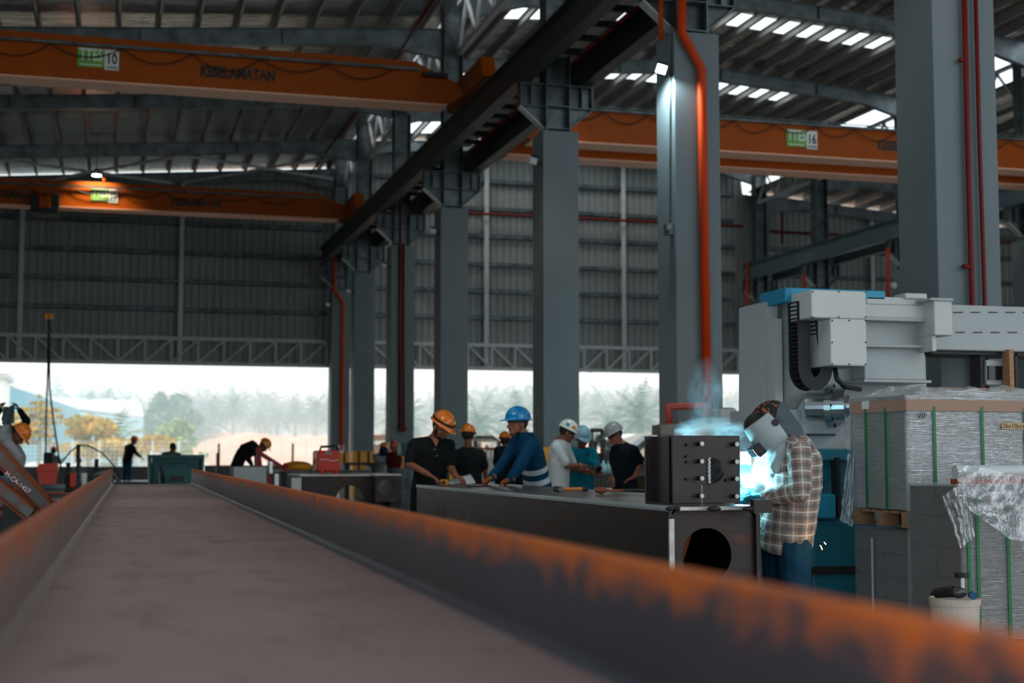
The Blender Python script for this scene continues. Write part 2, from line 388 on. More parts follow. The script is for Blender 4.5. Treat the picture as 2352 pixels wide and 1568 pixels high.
# ---- roof lattice girders along the rows (carry the clerestory)
def row_lattice(x, y0, y1, zb, zt, label, group):
    t = thing('roof_lattice_girder', label, 'lattice girder', (x, y0, zb), group)
    MB().box(x-0.06, x+0.06, y0, y1, zb, zb+0.1).build('bottom_chord', M_trim, t); MB().box(x-0.06, x+0.06, y0, y1, zt-0.1, zt).build('top_chord', M_trim, t)
    n = max(4, round((y1-y0)/0.75)); dy = (y1-y0)/n
    for i in range(n):
        a, b = (zb+0.1, zt-0.1) if i % 2 == 0 else (zt-0.1, zb+0.1)
        MB().beam((x, y0+i*dy, a), (x, y0+(i+1)*dy, b), 0.06, 0.06, up=(1,0,0)).build('lattice_web', M_trim, t)
bays = list(zip(ROWY[1:-1], ROWY[2:]))
for i, (a, b) in enumerate(bays):
    row_lattice(XC+0.12, a+0.55, b+0.1, 10.5, 11.75, 'pale lattice girder under the roof joining the %s and next column of the middle row' % ordn[a], 'roof lattices of the middle row')
for i, (a, b) in enumerate(((31.8, 37.8), (37.8, 43.3), (43.3, 48.0))):
    row_lattice(X2+0.2, a+0.55, b+0.1, 10.65, 11.75, 'pale roof lattice over the far right row, %s bay' % ('near', 'middle', 'end')[i], 'roof lattices of the far right row')
# ---- crane runways: twin beams on the brackets with a slatted walkway between
def runway(xc, y0, y1, label, ytick, m=None):
    m = m or M_dark
    t = thing('crane_runway', label, 'runway', (xc, y0, ZB))
    h = 0.56
    for sx in (-1, 1):
        x = xc+(-0.62 if sx < 0 else 0.54)
        MB().ibeam((x, y0, ZB+h/2), (x, y1, ZB+h/2), h, 0.24, 0.014, 0.02).build('runway_beam', m, t)
        MB().box(x-0.025, x+0.025, y0, y1, ZB+h, ZB+h+0.05).build('crane_rail', M_steel, t)
    y = y0+0.3
    while y < y1:
        if not any(abs(y-(c+CW/2)) < 0.4 for c in ytick):
            MB().box(xc-0.5, xc+0.42, y-0.05, y+0.05, ZB+0.44, ZB+0.53).build('walkway_tie', M_dark, t)
            MB().box(xc-0.5, xc+0.32, y+0.06, y+0.76, ZB+0.53, ZB+0.545).build('walkway_plate', M_white, t)
        y += 0.82
    MB().cyl((xc+0.37, y0, ZB+0.50), (xc+0.37, y1, ZB+0.50), 0.03, n=8).build('orange_pipe', M_redpipe, t)
runway(XC, 8.0, 48.4, 'dark twin-beam crane runway along the middle row of columns', ROWY)
runway(X2+CW/2, 27.0, 48.4, 'blue-grey twin-beam crane runway along the far right row', (27.5, 31.8, 37.8, 43.3, 48.0), mat('blue_grey_paint', rgb(84,106,114), .5))
# ---- pipes on the columns
def pipe(pts, r, m, label, name='downpipe', clips=()):
    t = MB().tube(pts, r, 10)
    o = t.build(name, m, smooth=True); tag(o, label, 'pipe'); return o
y = 17.3-0.07
pipe([P(1566, -60, Y=y), P(1566, 75, Y=y), P(1611, 158, Y=y), P(1614, 300, Y=y), P(1624, 955, Y=y)], 0.062, M_redpipe, 'bent orange-red downpipe on the column behind the bolted steel box')
pipe([P(1518, -60, Y=17.5), P(1518, 92, Y=17.5)], 0.03, M_redpipe, 'short orange pipe stub at the top of the floodlit column')
y = 47.93
pipe([P(775, 540, Y=y), P(769, 592, Y=y), P(769, 668, Y=y), P(788, 694, Y=y), P(784, 1034, Y=y)], 0.055, M_redpipe, 'thin bent orange downpipe on the last column')
y = 11.15-0.05
pipe([P(2214, -40, Y=y), P(2222, 300, Y=y), P(2233, 690, Y=y), P(2242, 900, Y=y)], 0.026, M_dredpipe, 'left dark red pipe on the nearest large column')
pipe([P(2240, -40, Y=y), P(2249, 300, Y=y), P(2262, 690, Y=y), P(2268, 900, Y=y)], 0.02, M_dredpipe, 'right thinner dark red pipe on the nearest large column')
pipe([P(2203, 138, Y=y), P(2214, 138, Y=y)], 0.02, M_dredpipe, 'short red side outlet near the top of the large column', 'pipe_outlet')
pipe([P(2212, 612, Y=y), P(2230, 612, Y=y)], 0.02, M_dredpipe, 'short red side outlet low on the large column', 'pipe_outlet')
y = 37.25
pipe([P(919, 470, Y=y), P(918, 985, Y=y)], 0.035, M_dredpipe, 'left dark red pipe on the fifth column')
pipe([P(927, 560, Y=y), P(927, 985, Y=y)], 0.03, M_dredpipe, 'right dark pipe on the fifth column, with a red valve')
pipe([(XL+CW, YW-0.35, P(1115, 495, Y=YW).z), (X2-0.2, YW-0.35, P(1115, 495, Y=YW).z)], 0.05, M_dredpipe, 'dark red sprinkler main along the middle end wall')
pipe([(X2+0.9, YW-0.35, P(1115, 505, Y=YW).z), (40, YW-0.35, P(1115, 505, Y=YW).z)], 0.05, M_dredpipe, 'dark red sprinkler main along the far right end wall')
for px, lb in ((1747, 'left'), (1797, 'right')):
    pipe([P(px, 470, Y=YW-0.5), P(px, 560 if lb == 'right' else 690, Y=YW-0.5)], 0.05, M_dredpipe, 'dark red riser on the far right end wall, the %s one' % lb)
pipe([P(905, 140, X=6.2), P(1000, -8, X=6.2)], 0.03, M_dredpipe, 'thin red pipe slanting along the left roof, near length')
pipe([P(708, 440, X=6.2), P(708, 405, X=6.2), P(830, 238, X=6.2)], 0.03, M_dredpipe, 'thin red pipe slanting along the left roof, far length')
pipe([P(1717, 600, Y=47.9), P(1716, 930, Y=47.9)], 0.05, M_redpipe, 'thin orange pipe on the far right column at the end wall')
pipe([P(1847, 630, Y=43.2), P(1845, 690, Y=43.2)], 0.05, M_redpipe, 'short orange pipe on the far right column behind the blue machine top')
pipe([P(2040, 570, Y=37.7), P(2040, 700, Y=37.7)], 0.05, M_redpipe, 'orange pipe on the far right column beside the large right column')
# conduit and junction box on the floodlit column
o = MB().tube([P(1540, 60, X=XL-0.02), P(1540, 165, X=XL-0.02), P(1538, 528, X=XL-0.02)], 0.012, 6).build('conduit', M_steel); tag(o, 'thin conduit down the left face of the floodlit column', 'conduit')
c = P(1536, 527, X=XL-0.05); o = MB().box(c.x-0.05, c.x+0.05, c.y-0.06, c.y+0.06, c.z-0.07, c.z+0.07).cyl((c.x, c.y-0.05, c.z-0.02), (c.x-0.04, c.y-0.2, c.z-0.05), 0.03).build('security_camera', M_steel); tag(o, 'small camera on the left face of the floodlit column', 'camera')
# ---- floodlights on the columns
def floodlight(px, py, Yc, label, lit=False):
    c = P(px, py, X=XL-0.22) if Yc is None else P(px, py, Y=Yc)
    t = thing('floodlight', label, 'floodlight', c, 'column floodlights')
    M = Matrix.Rotation(math.radians(-30), 3, 'Z') @ Matrix.Rotation(math.radians(40), 3, 'X') @ Matrix.Rotation(math.radians(22), 3, 'Y')
    MB().obox(c, (0.15, 0.08, 0.14), M).build('housing', M_steel, t, bevel=0.01)
    MB().obox(c + M @ V((0, -0.05, 0)), (0.13, 0.012, 0.12), M).build('lens', M_lamp if lit else M_white, t)
    MB().beam(c + V((0.02, 0.05, 0)), (XL+0.0, c.y+0.12, c.z-0.06), 0.03, 0.05).build('arm', M_black, t)
    return c
c = floodlight(1520, 155, 17.25, 'lit floodlight glowing white beside the column with the orange pipe', True)
ld = bpy.data.lights.new('floodlight_beam', 'SPOT'); ld.energy = 260; ld.spot_size = math.radians(120); ld.spot_blend = 0.6; ld.color = (0.75, 0.95, 1.0); ld.shadow_soft_size = 0.08
lo = bpy.data.objects.new('floodlight_beam', ld); COL.objects.link(lo); lo.location = c + V((-0.08, 0.02, -0.06)); lo.rotation_euler = V((0.42, 0.25, -0.9)).to_track_quat('-Z', 'Y').to_euler()
for px, py, Yc, lb in ((1226, 366, 23.25, 'unlit floodlight on the column behind the man in white'), (996, 528, 31.25, 'unlit floodlight on the column behind the worker in the black polo'),
                  (883, 607, 37.25, 'unlit floodlight on the column with thin red pipes'), (802, 666, 43.25, 'unlit floodlight on the last column but one'), (754, 697, 47.95, 'unlit floodlight on the last column at the end wall')):
    floodlight(px, py, Yc, lb)
for px, py, Yc, lb in ((2053, 655, 37.7, 'round pale lamp on the far right column beside the large right column'), (1718, 726, 47.9, 'small round lamp on the far right column at the end wall')):
    c = P(px, py, Y=Yc); o = MB().ell(c, (0.1, 0.08, 0.1)).build('wall_lamp', M_white, smooth=True); tag(o, lb, 'lamp')

# ================================================================== CRANES
def sign(parent, px0, py0, px1, py1, Y, num):
    """green-and-white capacity board on a girder"""
    a = P(px0, (py0+py1)/2, Y=Y); b = P(px1, (py0+py1)/2, Y=Y); zt = P((px0+px1)/2, py0, Y=Y).z; zb_ = P((px0+px1)/2, py1, Y=Y).z
    xm = a.x+(b.x-a.x)*0.655; h = zt-zb_
    bd = MB().box(a.x, xm, Y-0.02, Y, zb_+h*0.05, zt).build('green_board', M_green, parent)
    bw = MB().box(xm, b.x, Y-0.02, Y, zb_-h*0.03, zt-h*0.02).build('white_board', M_white, parent)
    w = xm-a.x
    text('TTES', h*0.82, M_white, ((a.x+xm)/2, Y-0.022, zt-h*0.36), bd, offset=0.016*h, xs=.62)
    sp_ = MB()
    for i in range(7): xq = a.x+w*(.1+.115*i); sp_.box(xq, xq+w*.085, Y-.024, Y-.02, zb_+h*.13, zb_+h*.2)
    sp_.build('small_print', M_white, bd)['kind'] = 'stuff'
    text(num, h*0.74, M_black, ((xm+b.x)/2, Y-0.022, zb_+h*0.5), bw, offset=0.02*h, xs=.72)
    text('TONNES', h*0.16, M_black, ((xm+b.x)/2, Y-0.022, zb_+h*0.09), bw, offset=0.004*h, xs=.85)
M_fl = mat('girder_flange_lit', rgb(248,188,158), 0.5)  # floor bounce painted in: underside paler than the orange girder
def crane(label, Y, x0, x1, zb_, zt, taper, ntrack=0.22, side=-1, loops=1.28, loopx=0.0):
    t = thing('bridge_crane', label, 'crane', ((x0+x1)/2, Y, zb_))
    w = 0.45
    prof = [(x0, zb_), (x1, zb_), (x1, zt), (x0, zt)]
    h = zt-zb_
    if taper == 'right': prof = [(x0, zb_+0.02), (x1-0.35, zb_+0.02), (x1, zb_+h*0.28), (x1-0.1, zb_+h*0.55), (x1-1.0, zt), (x0, zt)]
    if taper == 'left': prof = [(x1, zt), (x0+1.0, zt), (x0+0.1, zb_+h*0.55), (x0, zb_+h*0.28), (x0+0.35, zb_+0.02), (x1, zb_+0.02)]
    MB().prism([(x, Y, z) for x, z in prof], (0, w, 0)).build('box_girder', M_orange, t)
    xa, xb = (x0, x1-0.35) if taper == 'right' else (x0+0.35, x1)
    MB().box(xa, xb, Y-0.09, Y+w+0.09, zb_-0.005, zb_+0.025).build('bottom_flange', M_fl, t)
    zk = zt-h*ntrack
    MB().box(x0+(1 if taper == 'left' else 0), x1-(0.9 if taper == 'right' else 0), Y-0.13, Y-0.08, zk-0.02, zk+0.03).build('festoon_track', M_steel, t)
    # festoon cable loops
    xx = xa+loopx; sgn = 0
    while xx+loops < xb:
        pts = []
        for i in range(9):
            u = i/8; pts.append((xx+u*loops, Y-0.11, zk-0.03-0.33*h*4*u*(1-u)*(0.85+0.15*math.sin(sgn*2.1))))
        MB().tube(pts, 0.012, 5).build('festoon_cable', M_cable, t); xx += loops; sgn += 1
    return t, zk
# left hall, near crane
Y1 = 27.1
zb1 = P(500, 209, Y=Y1).z; zt1 = P(500, 106, Y=Y1).z
xr = P(1064, 200, Y=Y1).x
c1, zk1 = crane('orange overhead crane bridge nearest the camera in the left hall', Y1, -11.5, xr, zb1, zt1, 'right')
sign(c1, 178, 112, 273, 158, Y1-0.005, '10')
a = P(547, 170, Y=Y1-0.01); text('KESELAMATAN', 0.29, M_black, a, c1, offset=0.013, xs=.72)
MB().cyl(P(224, 93, Y=Y1+0.2), P(224, 82, Y=Y1+0.2), 0.03).build('lifting_eye', M_orange, c1)
# end carriage riding on the runway
def carriage(parent, Y, w, x, zb_):
    MB().prism([(x-0.14, Y-1.3, zb_-0.28), (x-0.14, Y+1.8, zb_-0.28), (x-0.14, Y+1.6, zb_+0.15), (x-0.14, Y-1.1, zb_+0.15)], (0.28, 0, 0)).build('end_carriage', M_orange, parent)
    for yy in (Y-1.0, Y+1.4): MB().cyl((x-0.05, yy, ZB+0.70), (x+0.05, yy, ZB+0.70), 0.11).build('wheel', M_steel, parent)
carriage(c1, Y1, 0.45, XC-0.62, ZB+0.98)
MB().obox(P(1000, 172, Y=Y1-0.1), (0.5, 0.12, 0.08)).build('cable_reel_bracket', M_black, c1)
# left hall, far crane with hoist
Y2 = 42.0
zb2 = P(400, 488, Y=Y2).z; zt2 = P(400, 427, Y=Y2).z; xr = P(802, 480, Y=Y2).x
c2, zk2 = crane('orange overhead crane bridge deeper in the left hall, lit by a lamp', Y2, -11.5, xr, zb2, zt2, 'right')
sign(c2, 209, 434, 271, 464, Y2-0.005, '10')
text('KESELAMATAN', 0.29, M_black, P(451, 466, Y=Y2-0.01), c2, offset=0.013, xs=.72)
text('UTAMAKAN', 0.29, M_black, P(34, 447, Y=Y2-0.01), c2, offset=0.013, xs=.74)
MB().cyl(P(239, 417, Y=Y2+0.2), P(239, 408, Y=Y2+0.2), 0.05).build('lifting_eye', M_orange, c2)
carriage(c2, Y2, 0.45, XC-0.62, ZB+1.0)
# hoist trolley
h = thing('hoist_trolley', 'dark rope hoist trolley hanging on the far crane bridge', 'hoist', P(105, 490, Y=Y2))
q = MB(); pbox(q, 88, 450, 114, 478, Y2-0.55, Y2-0.15); q.build('hoist_body', M_orange, h, bevel=0.02)
q = MB(); pbox(q, 70, 448, 86, 486, Y2-0.5, Y2-0.2); q.build('gearbox', M_black, h, bevel=0.03)
q = MB(); pbox(q, 117, 446, 136, 484, Y2-0.5, Y2-0.2); q.build('motor', M_black, h, bevel=0.03)
q = MB(); pbox(q, 74, 476, 134, 490, Y2-0.6, Y2+0.3); q.build('trolley_frame', M_black, h, bevel=0.02)
for px in (82, 104, 122, 128): MB().tube([P(px, 438, Y=Y2-0.2), P(px-2, 455, Y=Y2-0.4), P(px+3, 480, Y=Y2-0.45)], 0.015, 5).build('cable', M_cable, h)
# hook block and slings
k = thing('hook_block', 'orange hook block with slings hanging from the far crane', 'hook', P(112, 735, Y=Y2))
for px in (108, 116): MB().cyl(P(px, 490, Y=Y2), P(px, 725, Y=Y2), 0.008, n=5).build('hoist_rope', M_cable, k)
for px in (107, 118): MB().obox(P(px, 727, Y=Y2), (0.1, 0.16, 0.14)).build('sheave_cover', M_yellow, k, bevel=0.02)
MB().tube([P(112, 735, Y=Y2), P(112, 752, Y=Y2), P(116, 760, Y=Y2), P(112, 768, Y=Y2), P(108, 762, Y=Y2)], 0.03, 8).build('hook', M_black, k, smooth=True)
for pts in ([(111, 765), (110, 840), (107, 930), (104, 1070)], [(113, 765), (114, 890), (122, 960), (134, 1040), (142, 1085)]):
    MB().tube([P(x, y_, Y=Y2-0.2) for x, y_ in pts], 0.028, 6).build('sling', M_cable, k)
# middle hall double-girder crane
Y3 = 28.4
zb3 = P(1700, 352, Y=Y3).z; zt3 = P(1700, 277, Y=Y3).z; xl3 = P(1183, 320, Y=Y3).x
c3, zk3 = crane('orange double-girder overhead crane across the middle hall', Y3, xl3, X2-0.4, zb3, zt3, 'left', ntrack=0.02, loops=1.0, loopx=0.6)
zb4 = P(1700, 388, Y=Y3+1.75).z
MB().prism([(X2-0.4, Y3+1.75, zt3), (xl3+0.9, Y3+1.75, zt3), (xl3, Y3+1.75, zb4+0.25), (xl3+0.3, Y3+1.75, zb4), (X2-0.4, Y3+1.75, zb4)], (0, 0.45, 0)).build('rear_box_girder', M_orange, c3)
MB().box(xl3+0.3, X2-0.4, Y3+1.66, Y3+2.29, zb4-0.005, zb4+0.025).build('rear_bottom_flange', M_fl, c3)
MB().box(xl3+0.6, X2-0.6, Y3-0.12, Y3-0.09, zt3+0.05, zt3+0.07).build('trolley_rail', M_steel, c3)
sign(c3, 1806, 299, 1876, 340, Y3-0.005, '16')
a = P(2016, 334, Y=Y3-0.01); text('KESELAMATAN', 0.29, M_black, a, c3, offset=0.013, align='LEFT', xs=.72)
carriage(c3, Y3+0.8, 0.45, XC+0.54, ZB+1.0)
# lamp over the far left crane
c = P(222, 404, Y=Y2+0.1)
lt = thing('high_bay_lamp', 'round white high-bay lamp shining on the far crane', 'lamp', c)
MB().cyl(c+V((0,0,0.0)), c+V((0,0,0.03)), 0.13, n=20).build('lens', M_lamp, lt)
MB().cyl(c+V((0,0,0.03)), c+V((0,0,0.2)), 0.14, 0.06, 20).build('housing', M_black, lt)
MB().cyl(c+V((0,0,0.2)), (c.x, c.y, zl(c.x)+0.4), 0.012, n=6).build('suspension_rod', M_black, lt)
ld = bpy.data.lights.new('high_bay_light', 'SPOT'); ld.energy = 230; ld.spot_size = math.radians(110); ld.spot_blend = 0.7; ld.color = (1.0, 0.86, 0.6); ld.shadow_soft_size = 0.1
lo = bpy.data.objects.new('high_bay_light', ld); COL.objects.link(lo); lo.location = (c.x, c.y-0.62, c.z+0.25); lo.rotation_euler = V((0, 0.35, -1)).to_track_quat('-Z', 'Y').to_euler()
# ================================================================== STEEL IN THE FOREGROUND
def rust_material(name, base, base2, rust, zref=None, zspan=0.1, amount=0.5, streak=(6,1.2,1.5), rough=0.42, metal=0.35, scale=3.0):
    """mill-scale steel with rust; rust gathers towards the height zref (an edge) when given"""
    m = bpy.data.materials.new(name); m.use_nodes = True; nt = m.node_tree; N = nt.nodes; L = nt.links; b = N['Principled BSDF']
    b.inputs['Roughness'].default_value = rough; b.inputs['Metallic'].default_value = metal
    tc = N.new('ShaderNodeTexCoord'); mp = N.new('ShaderNodeMapping'); mp.inputs['Scale'].default_value = streak; L.new(tc.outputs['Object'], mp.inputs[0])
    n1 = N.new('ShaderNodeTexNoise'); n1.inputs['Scale'].default_value = scale; n1.inputs['Detail'].default_value = 9; n1.inputs['Roughness'].default_value = 0.68; L.new(mp.outputs[0], n1.inputs['Vector'])
    n2 = N.new('ShaderNodeTexNoise'); n2.inputs['Scale'].default_value = 2.6; n2.inputs['Detail'].default_value = 6; L.new(tc.outputs['Object'], n2.inputs['Vector'])
    mx = N.new('ShaderNodeMix'); mx.data_type = 'RGBA'; mx.inputs[6].default_value = base; mx.inputs[7].default_value = base2; L.new(n2.outputs['Fac'], mx.inputs[0])
    val = n1.outputs['Fac']
    if zref is not None:
        sp = N.new('ShaderNodeSeparateXYZ'); L.new(tc.outputs['Object'], sp.inputs[0])
        mr = N.new('ShaderNodeMapRange'); mr.inputs[1].default_value = zref-zspan; mr.inputs[2].default_value = zref; mr.inputs[3].default_value = -0.28; mr.inputs[4].default_value = 0.30; L.new(sp.outputs[2], mr.inputs[0])
        ad = N.new('ShaderNodeMath'); ad.operation = 'ADD'; L.new(val, ad.inputs[0]); L.new(mr.outputs[0], ad.inputs[1]); val = ad.outputs[0]
    rp = N.new('ShaderNodeMapRange'); rp.inputs[1].default_value = 0.68-amount*0.4; rp.inputs[2].default_value = 0.98-amount*0.4; L.new(val, rp.inputs[0])
    m2 = N.new('ShaderNodeMix'); m2.data_type = 'RGBA'; L.new(rp.outputs[0], m2.inputs[0]); L.new(mx.outputs[2], m2.inputs[6]); m2.inputs[7].default_value = rust
    L.new(m2.outputs[2], b.inputs['Base Color'])
    ro = N.new('ShaderNodeMapRange'); ro.inputs[3].default_value = rough; ro.inputs[4].default_value = 0.75; L.new(rp.outputs[0], ro.inputs[0]); L.new(ro.outputs[0], b.inputs['Roughness'])
    me = N.new('ShaderNodeMapRange'); me.inputs[3].default_value = metal; me.inputs[4].default_value = 0.0; L.new(rp.outputs[0], me.inputs[0]); L.new(me.outputs[0], b.inputs['Metallic'])
    bp = N.new('ShaderNodeBump'); bp.inputs['Strength'].default_value = 0.12; bp.inputs['Distance'].default_value = 0.01; L.new(n1.outputs['Fac'], bp.inputs['Height']); L.new(bp.outputs[0], b.inputs['Normal'])
    MATS[name] = m; return m
ZW = 0.945; ZF = 1.112
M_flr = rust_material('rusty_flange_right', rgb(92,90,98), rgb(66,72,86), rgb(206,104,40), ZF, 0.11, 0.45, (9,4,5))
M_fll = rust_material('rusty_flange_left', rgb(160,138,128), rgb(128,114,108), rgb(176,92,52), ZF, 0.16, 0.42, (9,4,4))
M_web = rust_material('brown_web_plate', rgb(178,148,144), rgb(150,126,123), rgb(126,98,92), None, 1, 0.42, (3,1.5,1), rough=0.5, metal=0.1, scale=2.2)
L0 = P(258, 1112, Z=ZW); R0 = P(441, 1112, Z=ZW)
dv = P(302, 1048.6, D=50)-CAM; dv.z = 0; dv.normalize(); lat = V((dv.y, -dv.x, 0))
Lf = L0.dot(lat); Rf = R0.dot(lat); far = L0.dot(dv); near = 0.25
gb = thing('steel_beam', 'long rusty wide-flange beam lying on its side under the camera', 'beam', (0, 8, 0.76))
def along(l, d, z): return lat*l + dv*d + V((0,0,z))
def profile(mb, pts, d0, d1, n=24):
    mb.loft([[along(l, d0+(d1-d0)*i/n, z) for l, z in pts] for i in range(n+1)]); return mb
hw = ZF-ZW
profile(MB(), [(Lf-0.01, ZW-0.016), (Rf+0.01, ZW-0.016), (Rf+0.01, ZW), (Rf-0.028, ZW+0.001), (Lf+0.028, ZW+0.001), (Lf-0.01, ZW)], near, far).build('web', M_web, gb)
for side, lf, m in ((-1, Lf, M_fll), (1, Rf, M_flr)):
    t = 0.028
    # inner face at lf; root fillet towards the web
    pr = [(lf, ZW+0.02), (lf, ZF-0.004), (lf+side*0.004, ZF), (lf+side*(t-0.004), ZF), (lf+side*t, ZF-0.004), (lf+side*t, ZW-hw), (lf, ZW-hw), (lf, ZW-0.02), (lf-side*0.02, ZW-0.001), (lf-side*0.014, ZW+0.003), (lf-side*0.006, ZW+0.009)]
    if side > 0: pr = pr[::-1]
    profile(MB(), pr, near, far).build('flange', m, gb, smooth=False)
for d in (2.0, 7.0, 13.0):
    t = thing('beam_stand', 'low steel trestle under the foreground beam, %s' % {2.0: 'nearest', 7.0: 'middle', 13.0: 'farthest'}[d], 'trestle', along((Lf+Rf)/2, d, 0), 'trestles under the foreground beam')
    for l in (Lf+0.1, Rf-0.1):
        MB().beam(along(l, d, 0.0), along(l, d, ZW-hw-0.1), 0.1, 0.1).build('leg', M_dark, t)
    MB().beam(along(Lf-0.05, d, ZW-hw-0.05), along(Rf+0.05, d, ZW-hw-0.05), 0.1, 0.1).build('top_rail', M_dark, t)
# ---- the leaning and stacked beams at the left
M_hb = rust_material('blue_grey_rusty_beam', rgb(138,146,150), rgb(112,118,122), rgb(150,78,44), None, 1, 0.62, (3,3,3), rough=0.6, metal=0.2, scale=3.0)
M_hr = mat('rusty_edge', rgb(150,76,42), 0.75, var=0.4, scale=9)
M_chalk = mat('white_chalk', rgb(235,238,240), 0.9)
def steel_h(label, a, b, h, w, up, group):
    a = V(a); b = V(b); t = thing('rusty_h_beam', label, 'beam', (a+b)/2, group)
    M, a, b = frame(a, b, up); c = (a+b)/2; Ln = (b-a).length; u = M.col[1]
    MB().obox(c, (0.01, h-0.02, Ln), M).build('web', M_hb, t)
    for s in (1, -1): MB().obox(c+u*s*(h/2-0.007), (w, 0.014, Ln), M).build('flange', M_hr, t)
    return t, M, c
toc = FW*-1
def upv(pa, pb): # upward in the picture, perpendicular to the beam
    d = (pb-pa).normalized(); return (UP-d*UP.dot(d)).normalized()
a, b = P(-150, 1150, D=12.4), P(178, 1147, D=12.4)
t1, Mh, ch = steel_h('rusty H-beam lying level at the far left, chalk-marked, top of the stack', a, b, 0.125, 0.1, upv(a, b), 'rusty beams at the left')
text('M-CA-1427', 0.062, M_chalk, None, t1, 'chalk_mark', M=Matrix.Translation(P(97, 1151, D=12.34)) @ Matrix((RT, UP, -FW)).transposed().to_4x4())
a, b = P(-150, 1179, D=12.45), P(150, 1177, D=12.45)
steel_h('rusty H-beam lying level at the far left, lower in the stack', a, b, 0.075, 0.1, upv(a, b), 'rusty beams at the left')
a, b = P(-95, 940, D=12.1), P(118, 1176, D=12.1)
steel_h('rusty H-beam leaning steeply at the far left, the upper one', a, b, 0.13, 0.1, upv(a, b), 'rusty beams at the left')
a, b = P(-120, 1025, D=12.0), P(72, 1178, D=12.0)
t4, _, _ = steel_h('rusty H-beam leaning at the far left, the lower chalk-marked one', a, b, 0.13, 0.1, upv(a, b), 'rusty beams at the left')
dd = (b-a).normalized()
text('M-CA-1427', 0.055, M_chalk, None, t4, 'chalk_mark', M=Matrix.Translation(P(40, 1108, D=11.94)) @ Matrix((dd, FW.cross(dd)*-1, -FW)).transposed().to_4x4())
st = thing('beam_rack', 'grey floor stand carrying the stacked beams at the far left', 'stand', P(60, 1250, D=12.45)*1.0); 
for px in (10, 140):
    q = P(px, 1189, D=12.45); MB().box(q.x-0.06, q.x+0.06, q.y-0.12, q.y+0.12, 0, q.z).build('leg', M_dark if px == 10 else M_trim, st)
# ================================================================== THE WELDED BOX GIRDER IN FOCUS
ZT = P(1540, 1163, D=8.0).z
N0 = P(1540, 1163, Z=ZT); E0 = P(957, 1113, Z=ZT)
ga = (E0-N0); gl = ga.length; ga.normalize(); gr = V((ga.y, -ga.x, 0))     # along (away), to the right
def G(l, d, z=0.0): return N0 + gr*l + ga*d + V((0,0,z))
GW = (P(1736, 1160, Z=ZT)-N0).dot(gr)
M_grd = rust_material('welded_plate', rgb(72,58,53), rgb(36,35,38), rgb(140,72,40), None, 1, 0.24, (2,2,4), rough=0.4, metal=0.55, scale=2.4)
M_top = mat('worn_top_plate', rgb(120,112,110), 0.28, 0.6, scale=3.5, col2=rgb(84,78,78), bump=0.05)
M_edge = mat('ground_edge', rgb(200,196,190), 0.4, 0.6, var=0.3, scale=20)
M_bead = mat('fresh_weld_bead', rgb(206,216,220), 0.3, 0.45, bump=0.5, bscale=60)
gd = thing('box_girder_workpiece', 'long dark welded box girder with a round hole in its end', 'girder', G(GW/2, gl/2, -ZT))
GH = 0.56; tp = 0.022
def gbox(mb, l0, l1, d0, d1, z0, z1):
    return mb.hexa([G(l, d, z) for z in (z0, z1) for l, d in ((l0,d0),(l1,d0),(l1,d1),(l0,d1))])
gbox(MB(), 0.012, GW-0.012, -0.02, gl, -tp, 0).build('top_plate', M_top, gd, bevel=0.003)
gbox(MB(), 0.0, tp, 0.03, gl, -GH, -tp*1.2).build('side_plate', M_grd, gd)
gbox(MB(), GW-tp, GW, 0.03, gl, -GH, -tp*1.2).build('side_plate', M_grd, gd)
gbox(MB(), 0.0, GW, 0.03, gl, -GH-tp, -GH).build('bottom_plate', M_grd, gd)
gbox(MB(), 0.0, GW, gl-0.02, gl, -GH, -tp).build('end_plate', M_grd, gd)
gbox(MB(), -0.003, tp+0.006, 0.012, 0.03, -GH, -0.07).build('ground_plate_edge', M_edge, gd)
gbox(MB(), GW-tp, GW+0.003, 0.012, 0.03, -GH, -0.05).build('ground_plate_edge', M_grd, gd)
gbox(MB(), 0.03, GW-0.02, -0.028, -0.02, -tp, -0.003).build('bright_front_edge', M_edge, gd)
# diaphragm with the round hole
def holeplate(l0, l1, z0, z1, lc, zc, r, d0, d1, m, name, parent):
    n = 40; mb = MB(); inn = []; out = []
    for i in range(n):
        a = 2*math.pi*i/n; c, s = math.cos(a), math.sin(a); inn.append((lc+r*c, zc+r*s))
        k = min(((l1-lc) if c > 0 else (lc-l0))/max(1e-6, abs(c)), ((z1-zc) if s > 0 else (zc-z0))/max(1e-6, abs(s))); out.append((lc+k*c, zc+k*s))
    vs = [G(l, d0, z) for l, z in inn] + [G(l, d0, z) for l, z in out] + [G(l, d1, z) for l, z in inn] + [G(l, d1, z) for l, z in out]
    fs = []
    for i in range(n):
        j = (i+1) % n; fs += [(i, j, n+j, n+i), (2*n+j, 2*n+i, 3*n+i, 3*n+j), (j, i, 2*n+i, 2*n+j), (n+i, n+j, 3*n+j, 3*n+i)]
    return mb.add(vs, fs).build(name, m, parent)
hc = (P(1636, 1276, D=8.02)-N0); hr = 62*8.02/F
holeplate(tp, GW-tp, -GH, -tp, hc.dot(gr), hc.z, hr, 0.045, 0.06, M_grd, 'end_diaphragm', gd)
MB().beam(G(0.06, 0.25, -0.5), G(0.22, 0.3, -0.12), 0.02, 0.12).build('inner_stiffener', M_hr, gd)
